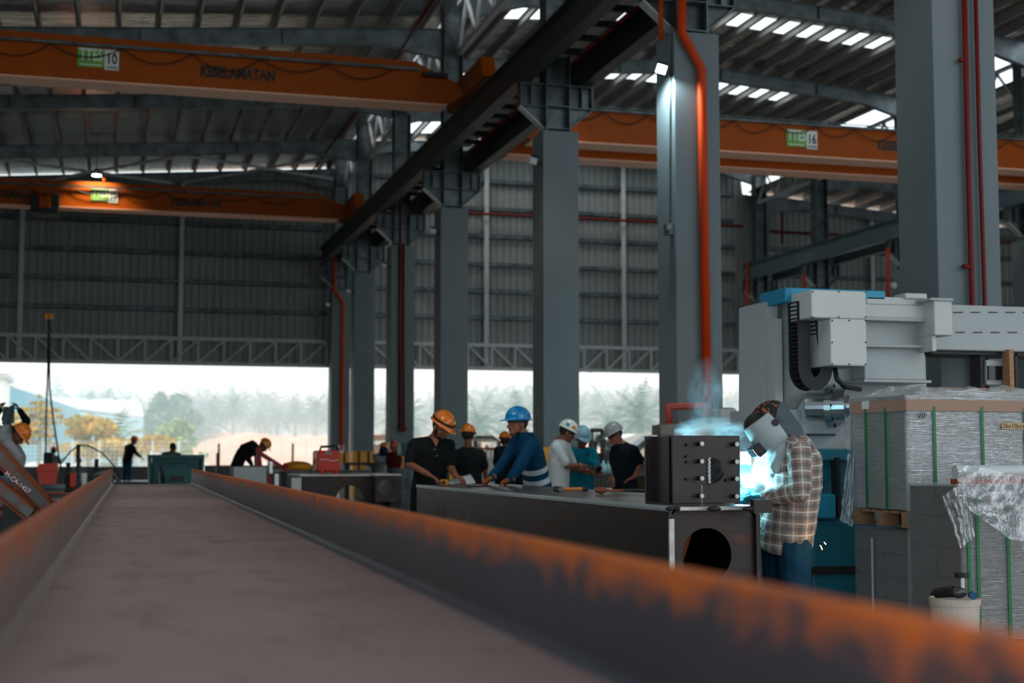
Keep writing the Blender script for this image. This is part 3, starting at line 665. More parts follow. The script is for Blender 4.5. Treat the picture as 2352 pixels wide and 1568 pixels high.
# weld bead along the top edge: three wavy runs
for q, (l, z) in enumerate(((-0.001, -0.004), (-0.004, -0.013), (-0.002, -0.022))):
    pts = [G(l+0.002*noise.noise((i*0.7, q*9, 0)), -0.02+gl*i/260, z+0.0015*noise.noise((i*0.9, q*5, 3))) for i in range(261)]
    MB().tube(pts, [0.0085+0.002*noise.noise((i*1.3, q, 1)) for i in range(261)], 6).build('weld_bead', M_bead, gd, smooth=True)
for px, w in ((1540, 0.03), (1640, 0.045), (1555, 0.02), (1720, 0.04)):
    c = P(px, 1168, D=7.97); MB().ell(c, (w, 0.02, 0.014)).build('tack_weld', M_grd, gd, smooth=True)
MB().obox(P(1748, 1162, D=8.0), (0.11, 0.05, 0.075)).build('corner_lug', M_grd, gd)
for l0, d0, s, bd in ((0, 5.6, 0.11, 'I20'), ):
    pass
chs = MB()
Mside = Matrix((ga*-1, V((0,0,1)), gr*-1)).transposed().to_4x4()
text('1183', 0.2, mat('faint_chalk', rgb(120,116,114), 0.9), None, gd, 'chalk_mark', M=Matrix.Translation(G(-0.003, gl-1.0, -0.22)) @ Mside)
text('H-CA1-E1', 0.11, MATS['faint_chalk'], None, gd, 'chalk_mark', M=Matrix.Translation(G(-0.003, gl-2.2, -0.27)) @ Mside)
for l in (0.06, GW-0.06):
    for d in (0.8, gl-0.8): pass
for d in (0.9, gl-0.9):
    t = thing('girder_trestle', 'black trestle under the box girder, %s end' % ('near' if d < 2 else 'far'), 'trestle', G(GW/2, d, -ZT), 'trestles under the box girder')
    for l in (0.05, GW-0.05): MB().beam(G(l, d, -ZT), G(l, d, -GH-tp-0.08), 0.08, 0.08).build('leg', M_black, t)
    MB().beam(G(-0.05, d, -GH-tp-0.04), G(GW+0.05, d, -GH-tp-0.04), 0.1, 0.08).build('top_rail', M_black, t)
# second girder lying beside the first one
g2 = thing('side_girder', 'dark steel box girder behind the bench girder, tools lying on it', 'girder', G(GW+0.4, 4, -ZT))
w2 = 0.44; n2 = 2.2
gbox(MB(), GW+0.02, GW+0.02+w2, n2, gl+0.15, -0.03, -0.002).build('top_plate', M_top, g2)
gbox(MB(), GW+0.03, GW+0.05, n2, gl+0.15, -GH, -0.03).build('side_plate', M_grd, g2)
gbox(MB(), GW+w2-0.01, GW+w2+0.01, n2, gl+0.15, -GH, -0.03).build('side_plate', M_grd, g2)
gbox(MB(), GW+0.03, GW+w2+0.01, n2, gl+0.15, -GH-0.02, -GH).build('bottom_plate', M_grd, g2)
for d in (3.0, gl-0.9):
    gbox(MB(), GW+0.08, GW+w2-0.04, d, d+0.1, -ZT, -GH-0.02).build('support_block', M_black, g2)
# ---- the bolted steel box standing on the girder
M_bx = rust_material('bolted_box_plate', rgb(74,61,57), rgb(36,35,38), rgb(128,88,68), None, 1, 0.16, (4,4,4), rough=0.36, metal=0.5, scale=2.6)
bx = thing('bolted_steel_box', 'dark steel box with studs and a lifting lug, standing on the near girder end', 'steel box', G(0.2, 0.3))
DB = 7.98
A = P(1546, 1156, Z=ZT+0.001); Bp = P(1700, 1157, Z=ZT+0.001); bw = P(1700, 1100, Y=A.y).x-A.x; bu = V((1,0,0)); bd = V((0,1,0)); bh = P(1546, 1000, Y=A.y).z - ZT
if bd.dot(ga) < 0: bd = -bd
def Bx(u, d, z): return A + bu*u + bd*d + V((0,0,z))
def bbox(mb, u0, u1, d0, d1, z0, z1): return mb.hexa([Bx(u, d, z) for z in (z0, z1) for u, d in ((u0,d0),(u1,d0),(u1,d1),(u0,d1))])
bbox(MB(), 0, bw, 0, 0.02, 0, bh).build('front_plate', M_bx, bx, bevel=0.002)
bbox(MB(), 0.03, 0.045, 0.02, 0.42, 0, bh-0.004).build('side_plate', M_bx, bx)
bbox(MB(), bw-0.04, bw-0.025, 0.02, 0.42, 0, bh-0.004).build('side_plate', M_bx, bx)
bbox(MB(), -0.01, bw, 0.42, 0.44, 0, bh).build('back_plate', M_bx, bx)
bbox(MB(), 0.0, 0.03, 0.06, 0.08, 0, bh-0.002).build('corner_rib', M_grd, bx)
bbox(MB(), 0.045, bw-0.04, 0.02, 0.42, bh-0.05, bh-0.035).build('top_plate', M_bx, bx)
def on_front(px, py, d): # a point on the front plate, d in front of it
    n_ = -bd; r = FW + RT*((px-1176)/F) + UP*((784-py)/F); t = (A-CAM).dot(n_)/r.dot(n_); return CAM + r*t - bd*d
for px in (1604, 1684):
    for py in (1019, 1059, 1098, 1138):
        c = on_front(px, py+(1 if px > 1650 else 0), 0)
        s = MB().cyl(c, c-bd*0.055, 0.0125, n=14).build('stud', M_black, bx)
        c2 = c-bd*0.055
        MB().cyl(c2, c2-bd*0.004, 0.0135, n=16).cyl(c2-bd*0.004, c2-bd*0.007, 0.008, n=12).build('stud_face', M_white, s)
# lifting lug: half-round plate with an eye, standing out from the plate
lc = on_front(1632, 1080, 0); lug = MB(); n = 16; th = 0.016; hh = 0.078; dp = 0.07
outl = [lc + V((0,0,hh*math.sin(a))) - bd*(dp*math.cos(a)) for a in [(-math.pi/2)+math.pi*i/n for i in range(n+1)]]
skew = bu*0.055
outl = [lc + V((0,0,hh*math.sin(a))) - bd*(dp*math.cos(a)*0.9) + bu*(0.062*math.cos(a)) for a in [(-math.pi/2)+math.pi*i/n for i in range(n+1)]]
lug.prism(outl, bu*-th).build('lifting_lug', M_grd, bx)
MB().cyl(lc - bd*0.036 + bu*0.024, lc - bd*0.040 + bu*0.019, 0.022, n=16).build('lug_eye', M_black, bx)
MB().tube([lc + V((0,0,hh*(1-i/10))) - bu*(0.012-0.003*math.sin(i*2.1)) - bd*0.006 for i in range(21)], 0.011, 8).build('lug_weld', M_bead, bx, smooth=True)
MB().box(*[0]*6) if False else None
for px, py in ((1577, 1021), (1577, 1060), (1577, 1100), (1576, 1048), (1668, 1102)):
    c = on_front(px, py, 0); MB().cyl(c, c-bd*0.02, 0.009, n=10).build('bolt_head', M_black, bx)
o = bbox(MB(), 0.185, 0.188, -0.0008, 0, 0.0, 0.11).build('scribe_line', M_edge, bx)
# ---- tools and papers on the girders
def tool(name, label, cat): return thing(name, label, cat, (0,0,0))
zt_ = ZT+0.002
c = P(1282, 1131, Z=zt_); e = P(1350, 1131, Z=zt_)
t = thing('sledge_hammer', 'short sledge hammer with orange handle lying on the girder', 'hammer', c)
ux = (e-c).normalized(); hz = V((0,0,0.027)); ln = (e-c).length
MB().cyl(c+hz-ga*0.07, c+hz+ga*0.07, 0.024, n=12).build('hammer_head', M_plate, t, bevel=0.004)
MB().cyl(c+hz, c+hz+ux*ln*0.85, 0.013, 0.016, n=10).build('handle', mat('tan_wood', rgb(214,128,62), 0.55), t)
MB().cyl(c+hz+ux*ln*0.82, c+hz+ux*ln, 0.02, 0.019, n=10).build('grip', M_black, t)
c = P(1368, 1134, Z=zt_); e = P(1484, 1134, Z=zt_); ln = (e-c).length; ux = (e-c).normalized()
t = thing('chipping_hammer', 'rusty hammer with dark rubber grip lying beside the bolted box', 'hammer', c)
MB().ell(c+hz+ux*0.04, (0.05, 0.035, 0.026)).build('hammer_head', M_hr, t, smooth=True)
MB().cyl(c+hz, c+hz+ux*ln*0.6, 0.009, n=10).build('shaft', M_hr, t)
MB().cyl(c+hz+ux*ln*0.55, c+hz+ux*ln, 0.013, n=10).build('grip', M_black, t)
c = P(1370, 1124, Z=zt_); e = P(1418, 1127, Z=zt_)
o = MB().beam(c+V((0,0,0.006)), e+V((0,0,0.006)), 0.03, 0.008).build('steel_square', M_chrome); tag(o, 'bright steel rule behind the rusty hammer', 'rule')
c = P(1075, 1118, Z=zt_); e = P(1124, 1117, Z=zt_)
o = MB().beam(c+V((0,0,0.006)), e+V((0,0,0.006)), 0.05, 0.012).build('steel_bar', M_grd); tag(o, 'short dark steel bar lying in front of the paper', 'bar')
c = P(1017, 1111, Z=zt_); e = P(1092, 1111, Z=zt_); w = e-c
def paper(u, v):
    z = 0.004 + 0.092*u*v + 0.006*math.sin(u*7+v*2)*u
    return c + w*u + ga*(-0.02+0.22*v) + V((0,0,z))
o = MB().grid(paper, 14, 6).build('drawing_sheet', mat('pale_paper', rgb(206,220,226), 0.8), smooth=True); tag(o, 'creased pale drawing sheet on the girder by the gloved worker', 'paper')
o.modifiers.new('thickness', 'SOLIDIFY').thickness = 0.001
c = P(1020, 1110, D=13.6)
t = thing('tape_measure', 'yellow and black tape measure in front of the man in the black tee', 'tape measure', c)
MB().obox((c.x, c.y, ZT+0.032), (0.075, 0.04, 0.06)).build('case', M_yellow, t, bevel=0.012)
MB().cyl((c.x-0.01, c.y-0.021, ZT+0.032), (c.x-0.01, c.y-0.026, ZT+0.032), 0.02).build('side_label', M_black, t)
MB().obox((c.x-0.045, c.y, ZT+0.022), (0.018, 0.038, 0.03)).build('mouth', M_black, t)
# ================================================================== MACHINE, PALLETS AND THINGS AT THE RIGHT
M_mach = mat('machine_grey', rgb(176,182,184), 0.45, var=0.1, scale=2)
M_machw = mat('machine_panel', rgb(202,204,202), 0.45, var=0.06, scale=3)
M_blue = mat('machine_blue', rgb(32,150,186), 0.45)
M_teal = mat('machine_teal', rgb(22,112,134), 0.45, var=0.2, scale=3)
mc = thing('boring_mill', 'large pale grey boring machine with cable chain, behind the welder', 'machine', P(1900, 1200, Y=10.5)*1.0)
def part(name, m, x0, y0, x1, y1, Y0, Y1, bevel=0.01, parent=None):
    b = MB(); pbox(b, x0, y0, x1, y1, Y0, Y1); return b.build(name, m, parent or mc, bevel=bevel)
part('column_casting', M_mach, 1800, 700, 2128, 1010, 10.42, 11.0)
b = MB(); pbox(b, 1783, 732, 1800, 1330, 10.2, 10.35); b.build('column_edge', M_mach, mc)
b = MB(); a0 = P(1760, 900, Y=10.3); b.prism([P(1758, 960, Y=10.36), P(1786, 960, Y=10.36), P(1786, 690, Y=10.36), P(1775, 688, Y=10.36), P(1758, 694, Y=10.36)], (0, 0.5, 0)).build('column_side', M_mach, mc)
part('column_base', M_mach, 1758, 940, 1990, 1036, 10.30, 10.98)
part('head_slide', M_mach, 1985, 735, 2124, 872, 10.2, 10.42)
o = part('upper_rail', M_machw, 1985, 700, 2140, 730, 10.1, 10.42); part('rail_lip', M_mach, 1985, 728, 2140, 737, 10.08, 10.42, 0.004)
part('lower_rail', M_mach, 1990, 791, 2145, 798, 10.12, 10.42, 0.004)
part('top_rail_block', M_machw, 1990, 682, 2120, 700, 10.15, 10.42)
o = part('blue_top_cover', M_blue, 1815, 664, 2034, 686, 10.15, 10.5)
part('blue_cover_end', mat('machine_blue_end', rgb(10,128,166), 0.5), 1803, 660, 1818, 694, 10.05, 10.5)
up = part('upper_box', M_machw, 1864, 667, 1990, 731, 9.72, 10.12)
lw = part('lower_box', M_machw, 1908, 732, 1991, 840, 9.72, 10.12)
for px, py, pr in [(1864+x, y, up) for x in (2, 62, 124) for y in (670, 728)] + [(x, y, lw) for x in (1911, 1950, 1988) for y in (736, 836)] + [(1911, 786, lw), (1988, 786, lw)]:
    c = P(px, py, Y=9.72); MB().cyl(c, c+V((0,-0.008,0)), 0.006, n=8).build('cover_screw', M_black, pr)
part('arm', M_mach, 2140, 702, 2420, 806, 10.25, 10.75)
part('arm_flange', M_machw, 2140, 688, 2150, 806, 10.0, 10.3, 0.004); part('arm_cap', M_machw, 2146, 690, 2188, 770, 9.95, 10.25); part('arm_cap_lid', M_mach, 2138, 684, 2190, 690, 9.93, 10.27, 0.003)
for px in range(2190, 2352, 40):
    c0, c1 = P(px, 717, Y=10.245), P(px+22, 717, Y=10.245); MB().beam(c0, c1, 0.006, 0.008).build('slot', M_black, mc)
    c0, c1 = P(px+6, 763, Y=10.245), P(px+26, 763, Y=10.245); MB().beam(c0, c1, 0.006, 0.008).build('slot', M_black, mc)
part('sensor_block', M_machw, 2080, 673, 2130, 686, 10.12, 10.3)
part('arm_post', M_black, 2335, 812, 2341, 1100, 10.3, 10.4, 0.0); part('arm_post', M_dark, 2255, 812, 2266, 1100, 10.35, 10.5, 0.0); part('arm_underframe', M_dark, 2140, 806, 2420, 815, 10.3, 10.7, 0.0)
part('control_window_frame', M_mach, 2266, 826, 2308, 884, 10.32, 10.45); part('control_window', M_glass, 2271, 840, 2305, 872, 10.30, 10.33, 0.0)
part('hose_post', M_plank, 2322, 802, 2332, 1100, 10.2, 10.3, 0.0); part('slide_foot', M_mach, 1985, 872, 2140, 878, 10.05, 10.42, 0.003)
# spindle: stepped bright cylinder pointing right-forward
c = P(1896, 932, Y=10.22); dx = V((0.75, -0.62, 0.0)).normalized()
sp = MB().loft([[c+dx*d + (V((0,0,1))*math.cos(a)*r + V((dx.y,-dx.x,0))*math.sin(a)*r) for a in [2*math.pi*i/28 for i in range(28)]] for d, r in ((-0.14, 0.12), (0.02, 0.125), (0.02, 0.175), (0.07, 0.175), (0.07, 0.145), (0.17, 0.14), (0.17, 0.08), (0.2, 0.08))]).build('spindle', M_chrome, mc)
for i in range(8):
    a = 2*math.pi*i/8; q = c+dx*0.07 + V((0,0,1))*math.cos(a)*0.158 + V((dx.y,-dx.x,0))*math.sin(a)*0.158
    MB().cyl(q, q+dx*0.01, 0.01, n=8).build('spindle_bolt', M_black, sp)
MB().ell(P(1874, 933, Y=10.27), (0.11, 0.04, 0.13)).build('spindle_seat', M_mach, mc, smooth=True)
MB().tube([P(1917, 842, Y=9.95), P(1922, 870, Y=9.92), P(1940, 888, Y=9.9), P(1975, 894, Y=10.1)], 0.02, 8).build('hose', M_cable, mc, smooth=True)
# cable chain: loop of separate links
ch = []
for i in range(17): ch.append((1834+0.2*i, 695+9.2*i))
for i in range(9):
    a = math.pi - math.pi*(i+.5)/9; ch.append((1862+25*math.cos(a), 846+36*math.sin(a)))
for i in range(13): ch.append((1887-1.0*i, 840-9.2*i))
for i, (px, py) in enumerate(ch):
    p0 = P(px, py, Y=10.0); nx = ch[min(i+1, len(ch)-1)]; pv = ch[max(i-1, 0)]
    p1 = P(nx[0], nx[1], Y=10.0)-P(pv[0], pv[1], Y=10.0); M, _, _ = frame((0,0,0), p1, up=(0,1,0))
    MB().obox(p0-M.col[2]*0.0+V((0,-0.06,0)), (0.03, 0.012, 0.04), M).obox(p0+V((0,0.06,0)), (0.03, 0.012, 0.04), M).obox(p0, (0.09, 0.15, 0.012), M).build('chain_link', M_cable, mc, bevel=0.003)
for dy in (-.075, .075):
    pc = [P(px, py, Y=10.0)+V((0,dy,0)) for px, py in ch]; rr = []
    for i, p0 in enumerate(pc):
        tg = (pc[min(i+1, len(pc)-1)]-pc[max(i-1, 0)]).normalized(); rd = tg.cross(V((0,1,0)))
        rr.append([p0+rd*.052+V((0,-.006,0)), p0+rd*.052+V((0,.006,0)), p0-rd*.052+V((0,.006,0)), p0-rd*.052+V((0,-.006,0))])
    MB().loft(rr).build('chain_side_band', M_cable, mc)
# round guard of the machine and teal base
MB().cyl(P(1905, 968, Y=10.29), P(1905, 968, Y=10.20), 0.27, n=40).build('round_guard', M_mach, mc, bevel=0.01)
part('guard_painted_shadow', M_black, 1860, 996, 1965, 1000, 10.18, 10.3, 0.0)  # black strip across the guard, a shadow line put in as colour
tb = thing('teal_machine_base', 'teal blue machine base behind the welder and the wrapped pallets', 'machine', P(1900, 1300, Y=10.3)*1.0)
part('bed', M_teal, 1868, 1195, 2110, 1400, 9.75, 10.9, parent=tb)
part('upright', M_teal, 1868, 1030, 2110, 1200, 10.0, 10.9, parent=tb)
b = MB(); b.prism([P(1878, 1110, Y=9.95), P(1905, 1110, Y=9.95), P(1905, 1056, Y=9.95), P(1893, 1056, Y=9.95)], (0, 0.3, 0)).build('gusset', M_teal, tb)
part('ledge', M_teal, 1868, 1050, 1965, 1057, 9.9, 10.9, 0.003, parent=tb); part('drive_box', M_blue, 1872, 1135, 1920, 1190, 9.7, 9.98, parent=tb); part('support_post', M_black, 1924, 1050, 1931, 1190, 9.85, 9.95, 0.0, parent=tb)
part('bed_painted_shadow', M_black, 1868, 1300, 1990, 1318, 9.73, 9.76, 0.0, parent=tb)  # black strip painting a line of shade on the bed front
for px in (1910, 2070): 
    q = P(px, 1400, Y=10.2); MB().box(q.x-0.15, q.x+0.15, 9.8, 10.8, 0.0, P(1900, 1400, Y=9.75).z).build('foot', M_black, tb)
# ---- stretch-wrapped pallets
def film_material(name, op=0.45, sc=(1.2,1.2,26), wr=1.7, tint=(0.9,0.93,0.95,1)):
    m = bpy.data.materials.new(name); m.use_nodes = True; nt = m.node_tree; N = nt.nodes; L = nt.links; N.remove(N['Principled BSDF'])
    tc = N.new('ShaderNodeTexCoord'); mp = N.new('ShaderNodeMapping'); mp.inputs['Scale'].default_value = sc; L.new(tc.outputs['Object'], mp.inputs[0])
    nz = N.new('ShaderNodeTexNoise'); nz.inputs['Scale'].default_value = 6; nz.inputs['Detail'].default_value = 5; nz.inputs['Distortion'].default_value = 0.6; L.new(mp.outputs[0], nz.inputs['Vector'])
    bp = N.new('ShaderNodeBump'); bp.inputs['Strength'].default_value = 0.9; bp.inputs['Distance'].default_value = 0.012*wr; L.new(nz.outputs['Fac'], bp.inputs['Height'])
    gl = N.new('ShaderNodeBsdfGlossy'); gl.inputs['Roughness'].default_value = 0.16; gl.inputs['Color'].default_value = (0.95,0.97,1,1); L.new(bp.outputs[0], gl.inputs['Normal'])
    df = N.new('ShaderNodeBsdfDiffuse'); df.inputs['Color'].default_value = tint
    tr = N.new('ShaderNodeBsdfTransparent'); tr.inputs[0].default_value = (0.93,0.95,0.96,1)
    m1 = N.new('ShaderNodeMixShader'); m1.inputs[0].default_value = 0.25; L.new(gl.outputs[0], m1.inputs[1]); L.new(df.outputs[0], m1.inputs[2])
    rp = N.new('ShaderNodeMapRange'); rp.inputs[1].default_value = 0.35; rp.inputs[2].default_value = 0.7; rp.inputs[3].default_value = op*0.75; rp.inputs[4].default_value = min(1, op*1.25); L.new(nz.outputs['Fac'], rp.inputs[0])
    m2 = N.new('ShaderNodeMixShader'); L.new(rp.outputs[0], m2.inputs[0]); L.new(tr.outputs[0], m2.inputs[1]); L.new(m1.outputs[0], m2.inputs[2]); L.new(m2.outputs[0], N['Material Output'].inputs[0]); return m
M_film = film_material('stretch_film', 0.8); M_film2 = film_material('thin_stretch_film', 0.36); M_film3 = film_material('loose_stretch_film', 0.38)
M_drape = film_material('loose_film', 0.36, (9,9,3), 1.0)
M_carton = mat('carton_board', rgb(124,110,106), 0.8, var=0.2, scale=2)
M_board = mat('brown_corner_board', rgb(176,140,122), 0.7)
M_strapg = mat('green_strap', rgb(18,120,66), 0.4); M_strapw = mat('white_strap', rgb(206,222,226), 0.4)
def wrapped(label, x0, x1, y0, y1, z0, z1, straps, sm, group, rows, cap=0.0, corner=True, film=None):
    t = thing('wrapped_pallet_load', label, 'pallet load', ((x0+x1)/2, (y0+y1)/2, z0), group)
    nx, ny = max(2, round((x1-x0)/0.4)), 2
    me = MB().box(0.004, (x1-x0)/nx-0.004, 0.004, (y1-y0)/ny-0.004, 0.003, (z1-z0)/rows-0.003).mesh('carton', M_carton)
    for i in range(nx):
        for j in range(ny):
            for k in range(rows):
                o = link('carton', me, t); o.matrix_parent_inverse = PINV[t.name]; o.location = (x0+i*(x1-x0)/nx, y0+j*(y1-y0)/ny, z0+k*(z1-z0)/rows)
    e = 0.012; w = MB(); n = 24
    # film: rounded rectangle loft, bulging and rippled
    per = []
    for (ax, ay, bx_, by) in ((x0-e,y0-e,x1+e,y0-e), (x1+e,y0-e,x1+e,y1+e), (x1+e,y1+e,x0-e,y1+e), (x0-e,y1+e,x0-e,y0-e)):
        for i in range(n): u = i/n; per.append((ax+(bx_-ax)*u, ay+(by-ay)*u))
    nz_ = 26; rings = []
    cx, cy = (x0+x1)/2, (y0+y1)/2
    for k in range(nz_+1):
        z = z0+0.005+(z1+0.012-z0)*k/nz_; r = []
        for i, (x, y) in enumerate(per):
            q = 1 + 0.008*noise.noise((x*3, y*3, z*30))+0.004
            r.append((cx+(x-cx)*q, cy+(y-cy)*q, z + 0.006*noise.noise((x*4, y*4, z*2))))
        rings.append(r)
    w.loft(rings, cap=False)
    if cap:  # crumpled film over the top
        def top(u, v):
            x, y = x0-e+(x1-x0+2*e)*u, y0-e+(y1-y0+2*e)*v; ed = min(u, 1-u, v, 1-v)
            return (x, y, z1+0.014 + min(1, ed*9)*cap*(0.6+0.8*abs(noise.noise((x*5, y*5, 1)))+0.3*noise.noise((x*16, y*16, 5))))
        w.grid(top, 34, 16)
    else: w.add([(x0-e,y0-e,z1+0.012),(x1+e,y0-e,z1+0.012),(x1+e,y1+e,z1+0.012),(x0-e,y1+e,z1+0.012)], [(0,1,2,3)])
    w.build('stretch_wrap', film or M_film, t, smooth=True)
    if corner:
        MB().box(x0-0.008, x0+0.035, y0-0.008, y0-0.002, z0, z1).box(x0-0.008, x0-0.002, y0-0.008, y0+0.035, z0, z1).build('corner_board', M_board, t)
    for ax, u in straps:
        if ax == 'f':
            x = x0+(x1-x0)*u; MB().box(x-0.011, x+0.011, y0-0.024, y0-0.019, z0, z1-0.06).build('strap', sm, t)
        else:
            y = y0+(y1-y0)*u; MB().box(x0-0.024, x0-0.019, y-0.011, y+0.011, z0, z1-0.06).build('strap', sm, t)
    return t
def pallet(label, x0, x1, y0, y1, z0):
    t = thing('wooden_pallet', label, 'pallet', ((x0+x1)/2, (y0+y1)/2, z0), 'wooden pallets')
    zt = z0+0.11
    for k in range(6):
        y = y0+(y1-y0-0.09)*k/5; MB().box(x0, x1, y, y+0.09, zt-0.018, zt).build('top_board', M_plank, t)
    for k in range(3):
        y = y0+(y1-y0-0.09)*k/2; MB().box(x0, x1, y, y+0.09, z0, z0+0.016).build('bottom_board', M_plank, t)
        for j in range(4):
            x = x0+(x1-x0-0.12)*j/3; MB().box(x, x+0.12, y, y+0.09, z0+0.016, zt-0.018).build('block', M_plank, t)
Yp = 8.5; Xp = P(2086, 1040, Y=Yp).x; zpt = P(2086, 1174, Y=Yp).z; ztop = P(2086, 912, Y=Yp).z; y1p = Yp+0.72
zpb = zpt-0.112
pallet('wooden pallet between the two wrapped loads beside the machine', Xp-0.02, Xp+1.15, Yp-0.02, y1p, zpb)
u = wrapped('upper film-wrapped load with green straps and crumpled film on top', Xp, Xp+1.12, Yp, y1p, zpt, ztop, [('f', 0.17), ('f', 0.50), ('f', 0.8), ('s', 0.35), ('s', 0.72)], M_strapg, 'wrapped pallet loads', 3, cap=0.07)
MB().box(Xp-0.016, Xp+1.13, Yp-0.022, Yp-0.016, ztop-0.09, ztop-0.015).build('top_edge_board', M_board, u); MB().box(Xp-0.022, Xp-0.016, Yp-0.02, y1p, ztop-0.09, ztop-0.015).build('top_edge_board', M_board, u)
MB().box(Xp+0.2, Xp+1.0, Yp+0.1, Yp+0.5, ztop+0.03, ztop+0.075).build('top_lath', M_board, u)
c = P(2325, 978, Y=Yp-0.03); s = MB().box(c.x-0.08, c.x+0.12, Yp-0.03, Yp-0.026, c.z-0.022, c.z+0.022).build('paper_label', mat('tan_label', rgb(214,176,132), 0.7), u)
text('26x10pcs', 0.045, M_black, (c.x+0.01, Yp-0.031, c.z), s, ext=0.0005)
c = P(1988, 930, X=Xp-0.024); MB().box(c.x-0.001, c.x, c.y-0.05, c.y+0.05, c.z-0.028, c.z+0.028).build('white_label', M_white, u)
text('VIP', 0.055, M_black, P(2118, 955, Y=Yp-0.026), u, 'pen_mark', ext=0.0004)
zl1 = zpb-0.03
lo_ = wrapped('lower film-wrapped load with white straps under the pallet', Xp+0.01, Xp+1.1, Yp+0.01, y1p, 0.12, zl1, [('f', 0.19), ('s', 0.66)], M_strapw, 'wrapped pallet loads', 4, film=M_film2)
pallet('bottom wooden pallet on the floor under the white-strapped load', Xp-0.01, Xp+1.12, Yp-0.01, y1p, 0.0)
Xq = P(2212, 1250, Y=7.75).x; zq = P(2260, 1118, Y=7.75).z
wrapped('right film-wrapped load with green straps behind the bucket', Xq, Xq+0.9, 7.75, 8.35, 0.12, zq, [('f', 0.03), ('f', 0.1), ('f', 0.34), ('f', 0.7)], M_strapg, 'wrapped pallet loads', 5, corner=False, film=M_film3)
pallet('wooden pallet on the floor under the right green-strapped load', Xq-0.02, Xq+0.92, 7.75, 8.35, 0.0)
o = MB().box(Xq-0.02, Xq+0.9, 7.76, 7.84, zq+0.016, zq+0.05).build('red_brown_plank', mat('red_brown_wood', rgb(186,84,50), 0.7, var=0.3, scale=8)); tag(o, 'red-brown plank lying on the right wrapped load under the white roll', 'plank')
text('NTECHIN', 0.03, mat('dark_red_print', rgb(110,30,16), 0.7), (P(2330, 1092, Y=7.75).x, 7.757, zq+0.033), o, ext=0.0005)
c = P(2206, 1072, Y=7.8); zr_ = zq+0.052+0.042
o = MB().cyl((c.x, 7.86, zr_), (c.x+0.95, 7.86, zr_), 0.042, n=20).build('film_roll', mat('white_plastic', rgb(216,222,224), 0.35)); tag(o, 'white plastic roll lying on the red-brown plank at the right edge', 'roll')
# loose torn film hanging over the right load and at the left of the upper load
def drape(label, outline, D, amp, seed, name='torn_film', n=26, m=26):
    """film sheet spanned by four photo corners at their depths, folded and hanging"""
    c = [P(px, py, D=d) for px, py, d in outline]
    def fn(u, v):
        p = (c[0]*(1-u)+c[1]*u)*(1-v) + (c[3]*(1-u)+c[2]*u)*v
        f = noise.noise((u*5+v*1.5, v*1.2, seed))*amp + noise.noise((u*13+v*4, v*5, seed+4))*amp*0.4
        s = noise.noise((u*9, v*9, seed+9))
        return p - FW*(f) + UP*(s*amp*0.35) + RT*(s*amp*0.3)
    o = MB().grid(fn, n, m).build(name, M_drape, smooth=True); tag(o, label, 'plastic film'); return o
drape('loose crumpled clear film hanging over the right wrapped load', [(2196, 1062, 8.72), (2420, 1108, 8.70), (2420, 1310, 8.62), (2200, 1150, 8.68)], 8, 0.05, 3, n=40, m=30)
drape('torn film tail hanging in front of the pallet gap', [(2165, 1140, 8.72), (2215, 1100, 8.66), (2240, 1230, 8.64), (2205, 1260, 8.68)], 8, 0.03, 8)
drape('clear film flap sticking out at the left of the upper wrapped load', [(1965, 935, 10.3), (1950, 960, 10.3), (1955, 1050, 10.25), (1922, 985, 10.2)], 8, 0.02, 5)
drape('clear film tail dangling at the left of the wrapped loads', [(1948, 1040, 10.2), (1962, 1050, 10.2), (1958, 1210, 10.15), (1930, 1195, 10.15)], 8, 0.03, 6)
# bucket with grinder
c = P(2193, 1372, D=8.3); r = 57*8.3/F; zt0 = c.z
bk = thing('plastic_bucket', 'pale plastic bucket in front of the wrapped loads', 'bucket', (c.x, c.y, 0))
rings = [[(c.x+q*math.cos(2*math.pi*i/28), c.y+q*math.sin(2*math.pi*i/28), z) for i in range(28)] for q, z in ((r*0.82, 0.0), (r*0.96, zt0-0.04), (r*1.0, zt0-0.04), (r*1.02, zt0), (r*0.95, zt0), (r*0.93, zt0-0.03), (r*0.8, 0.02))]
MB().loft(rings).build('pail', mat('cream_plastic', rgb(214,196,184), 0.45), bk, smooth=False)
MB().cyl((c.x, c.y, zt0-0.02), (c.x, c.y, zt0-0.008), r*0.94, n=28).build('lid', mat('cream_lid', rgb(206,190,178), 0.5), bk)
gt = thing('angle_grinder', 'black and grey angle grinder lying on the bucket lid', 'grinder', (c.x, c.y, zt0))
MB().cyl(P(2150, 1362, D=8.3), P(2190, 1358, D=8.2), 0.028, 0.034, 14).build('body', M_black, gt, smooth=False)
MB().ell(P(2202, 1360, D=8.2), (0.05, 0.04, 0.035)).build('gear_head', M_plate, gt, smooth=True)
q = P(2210, 1350, D=8.2); MB().cyl(q, q+V((0,0,0.06)), 0.016, n=10).build('spindle', M_chrome, gt); MB().cyl(q+V((0,0,0.06)), q+V((0,0,0.085)), 0.042, n=18).build('wire_cup', M_black, gt)
MB().tube([P(2150, 1362, D=8.3), P(2143, 1356, D=8.3), P(2140, 1366, D=8.32)], 0.006, 6).build('cord', M_cable, gt)
q = P(2232, 1366, D=8.15); MB().cyl(q, q-FW*0.03, 0.022, n=16).build('blue_plug', mat('blue_plug', rgb(30,90,130), 0.4), gt)
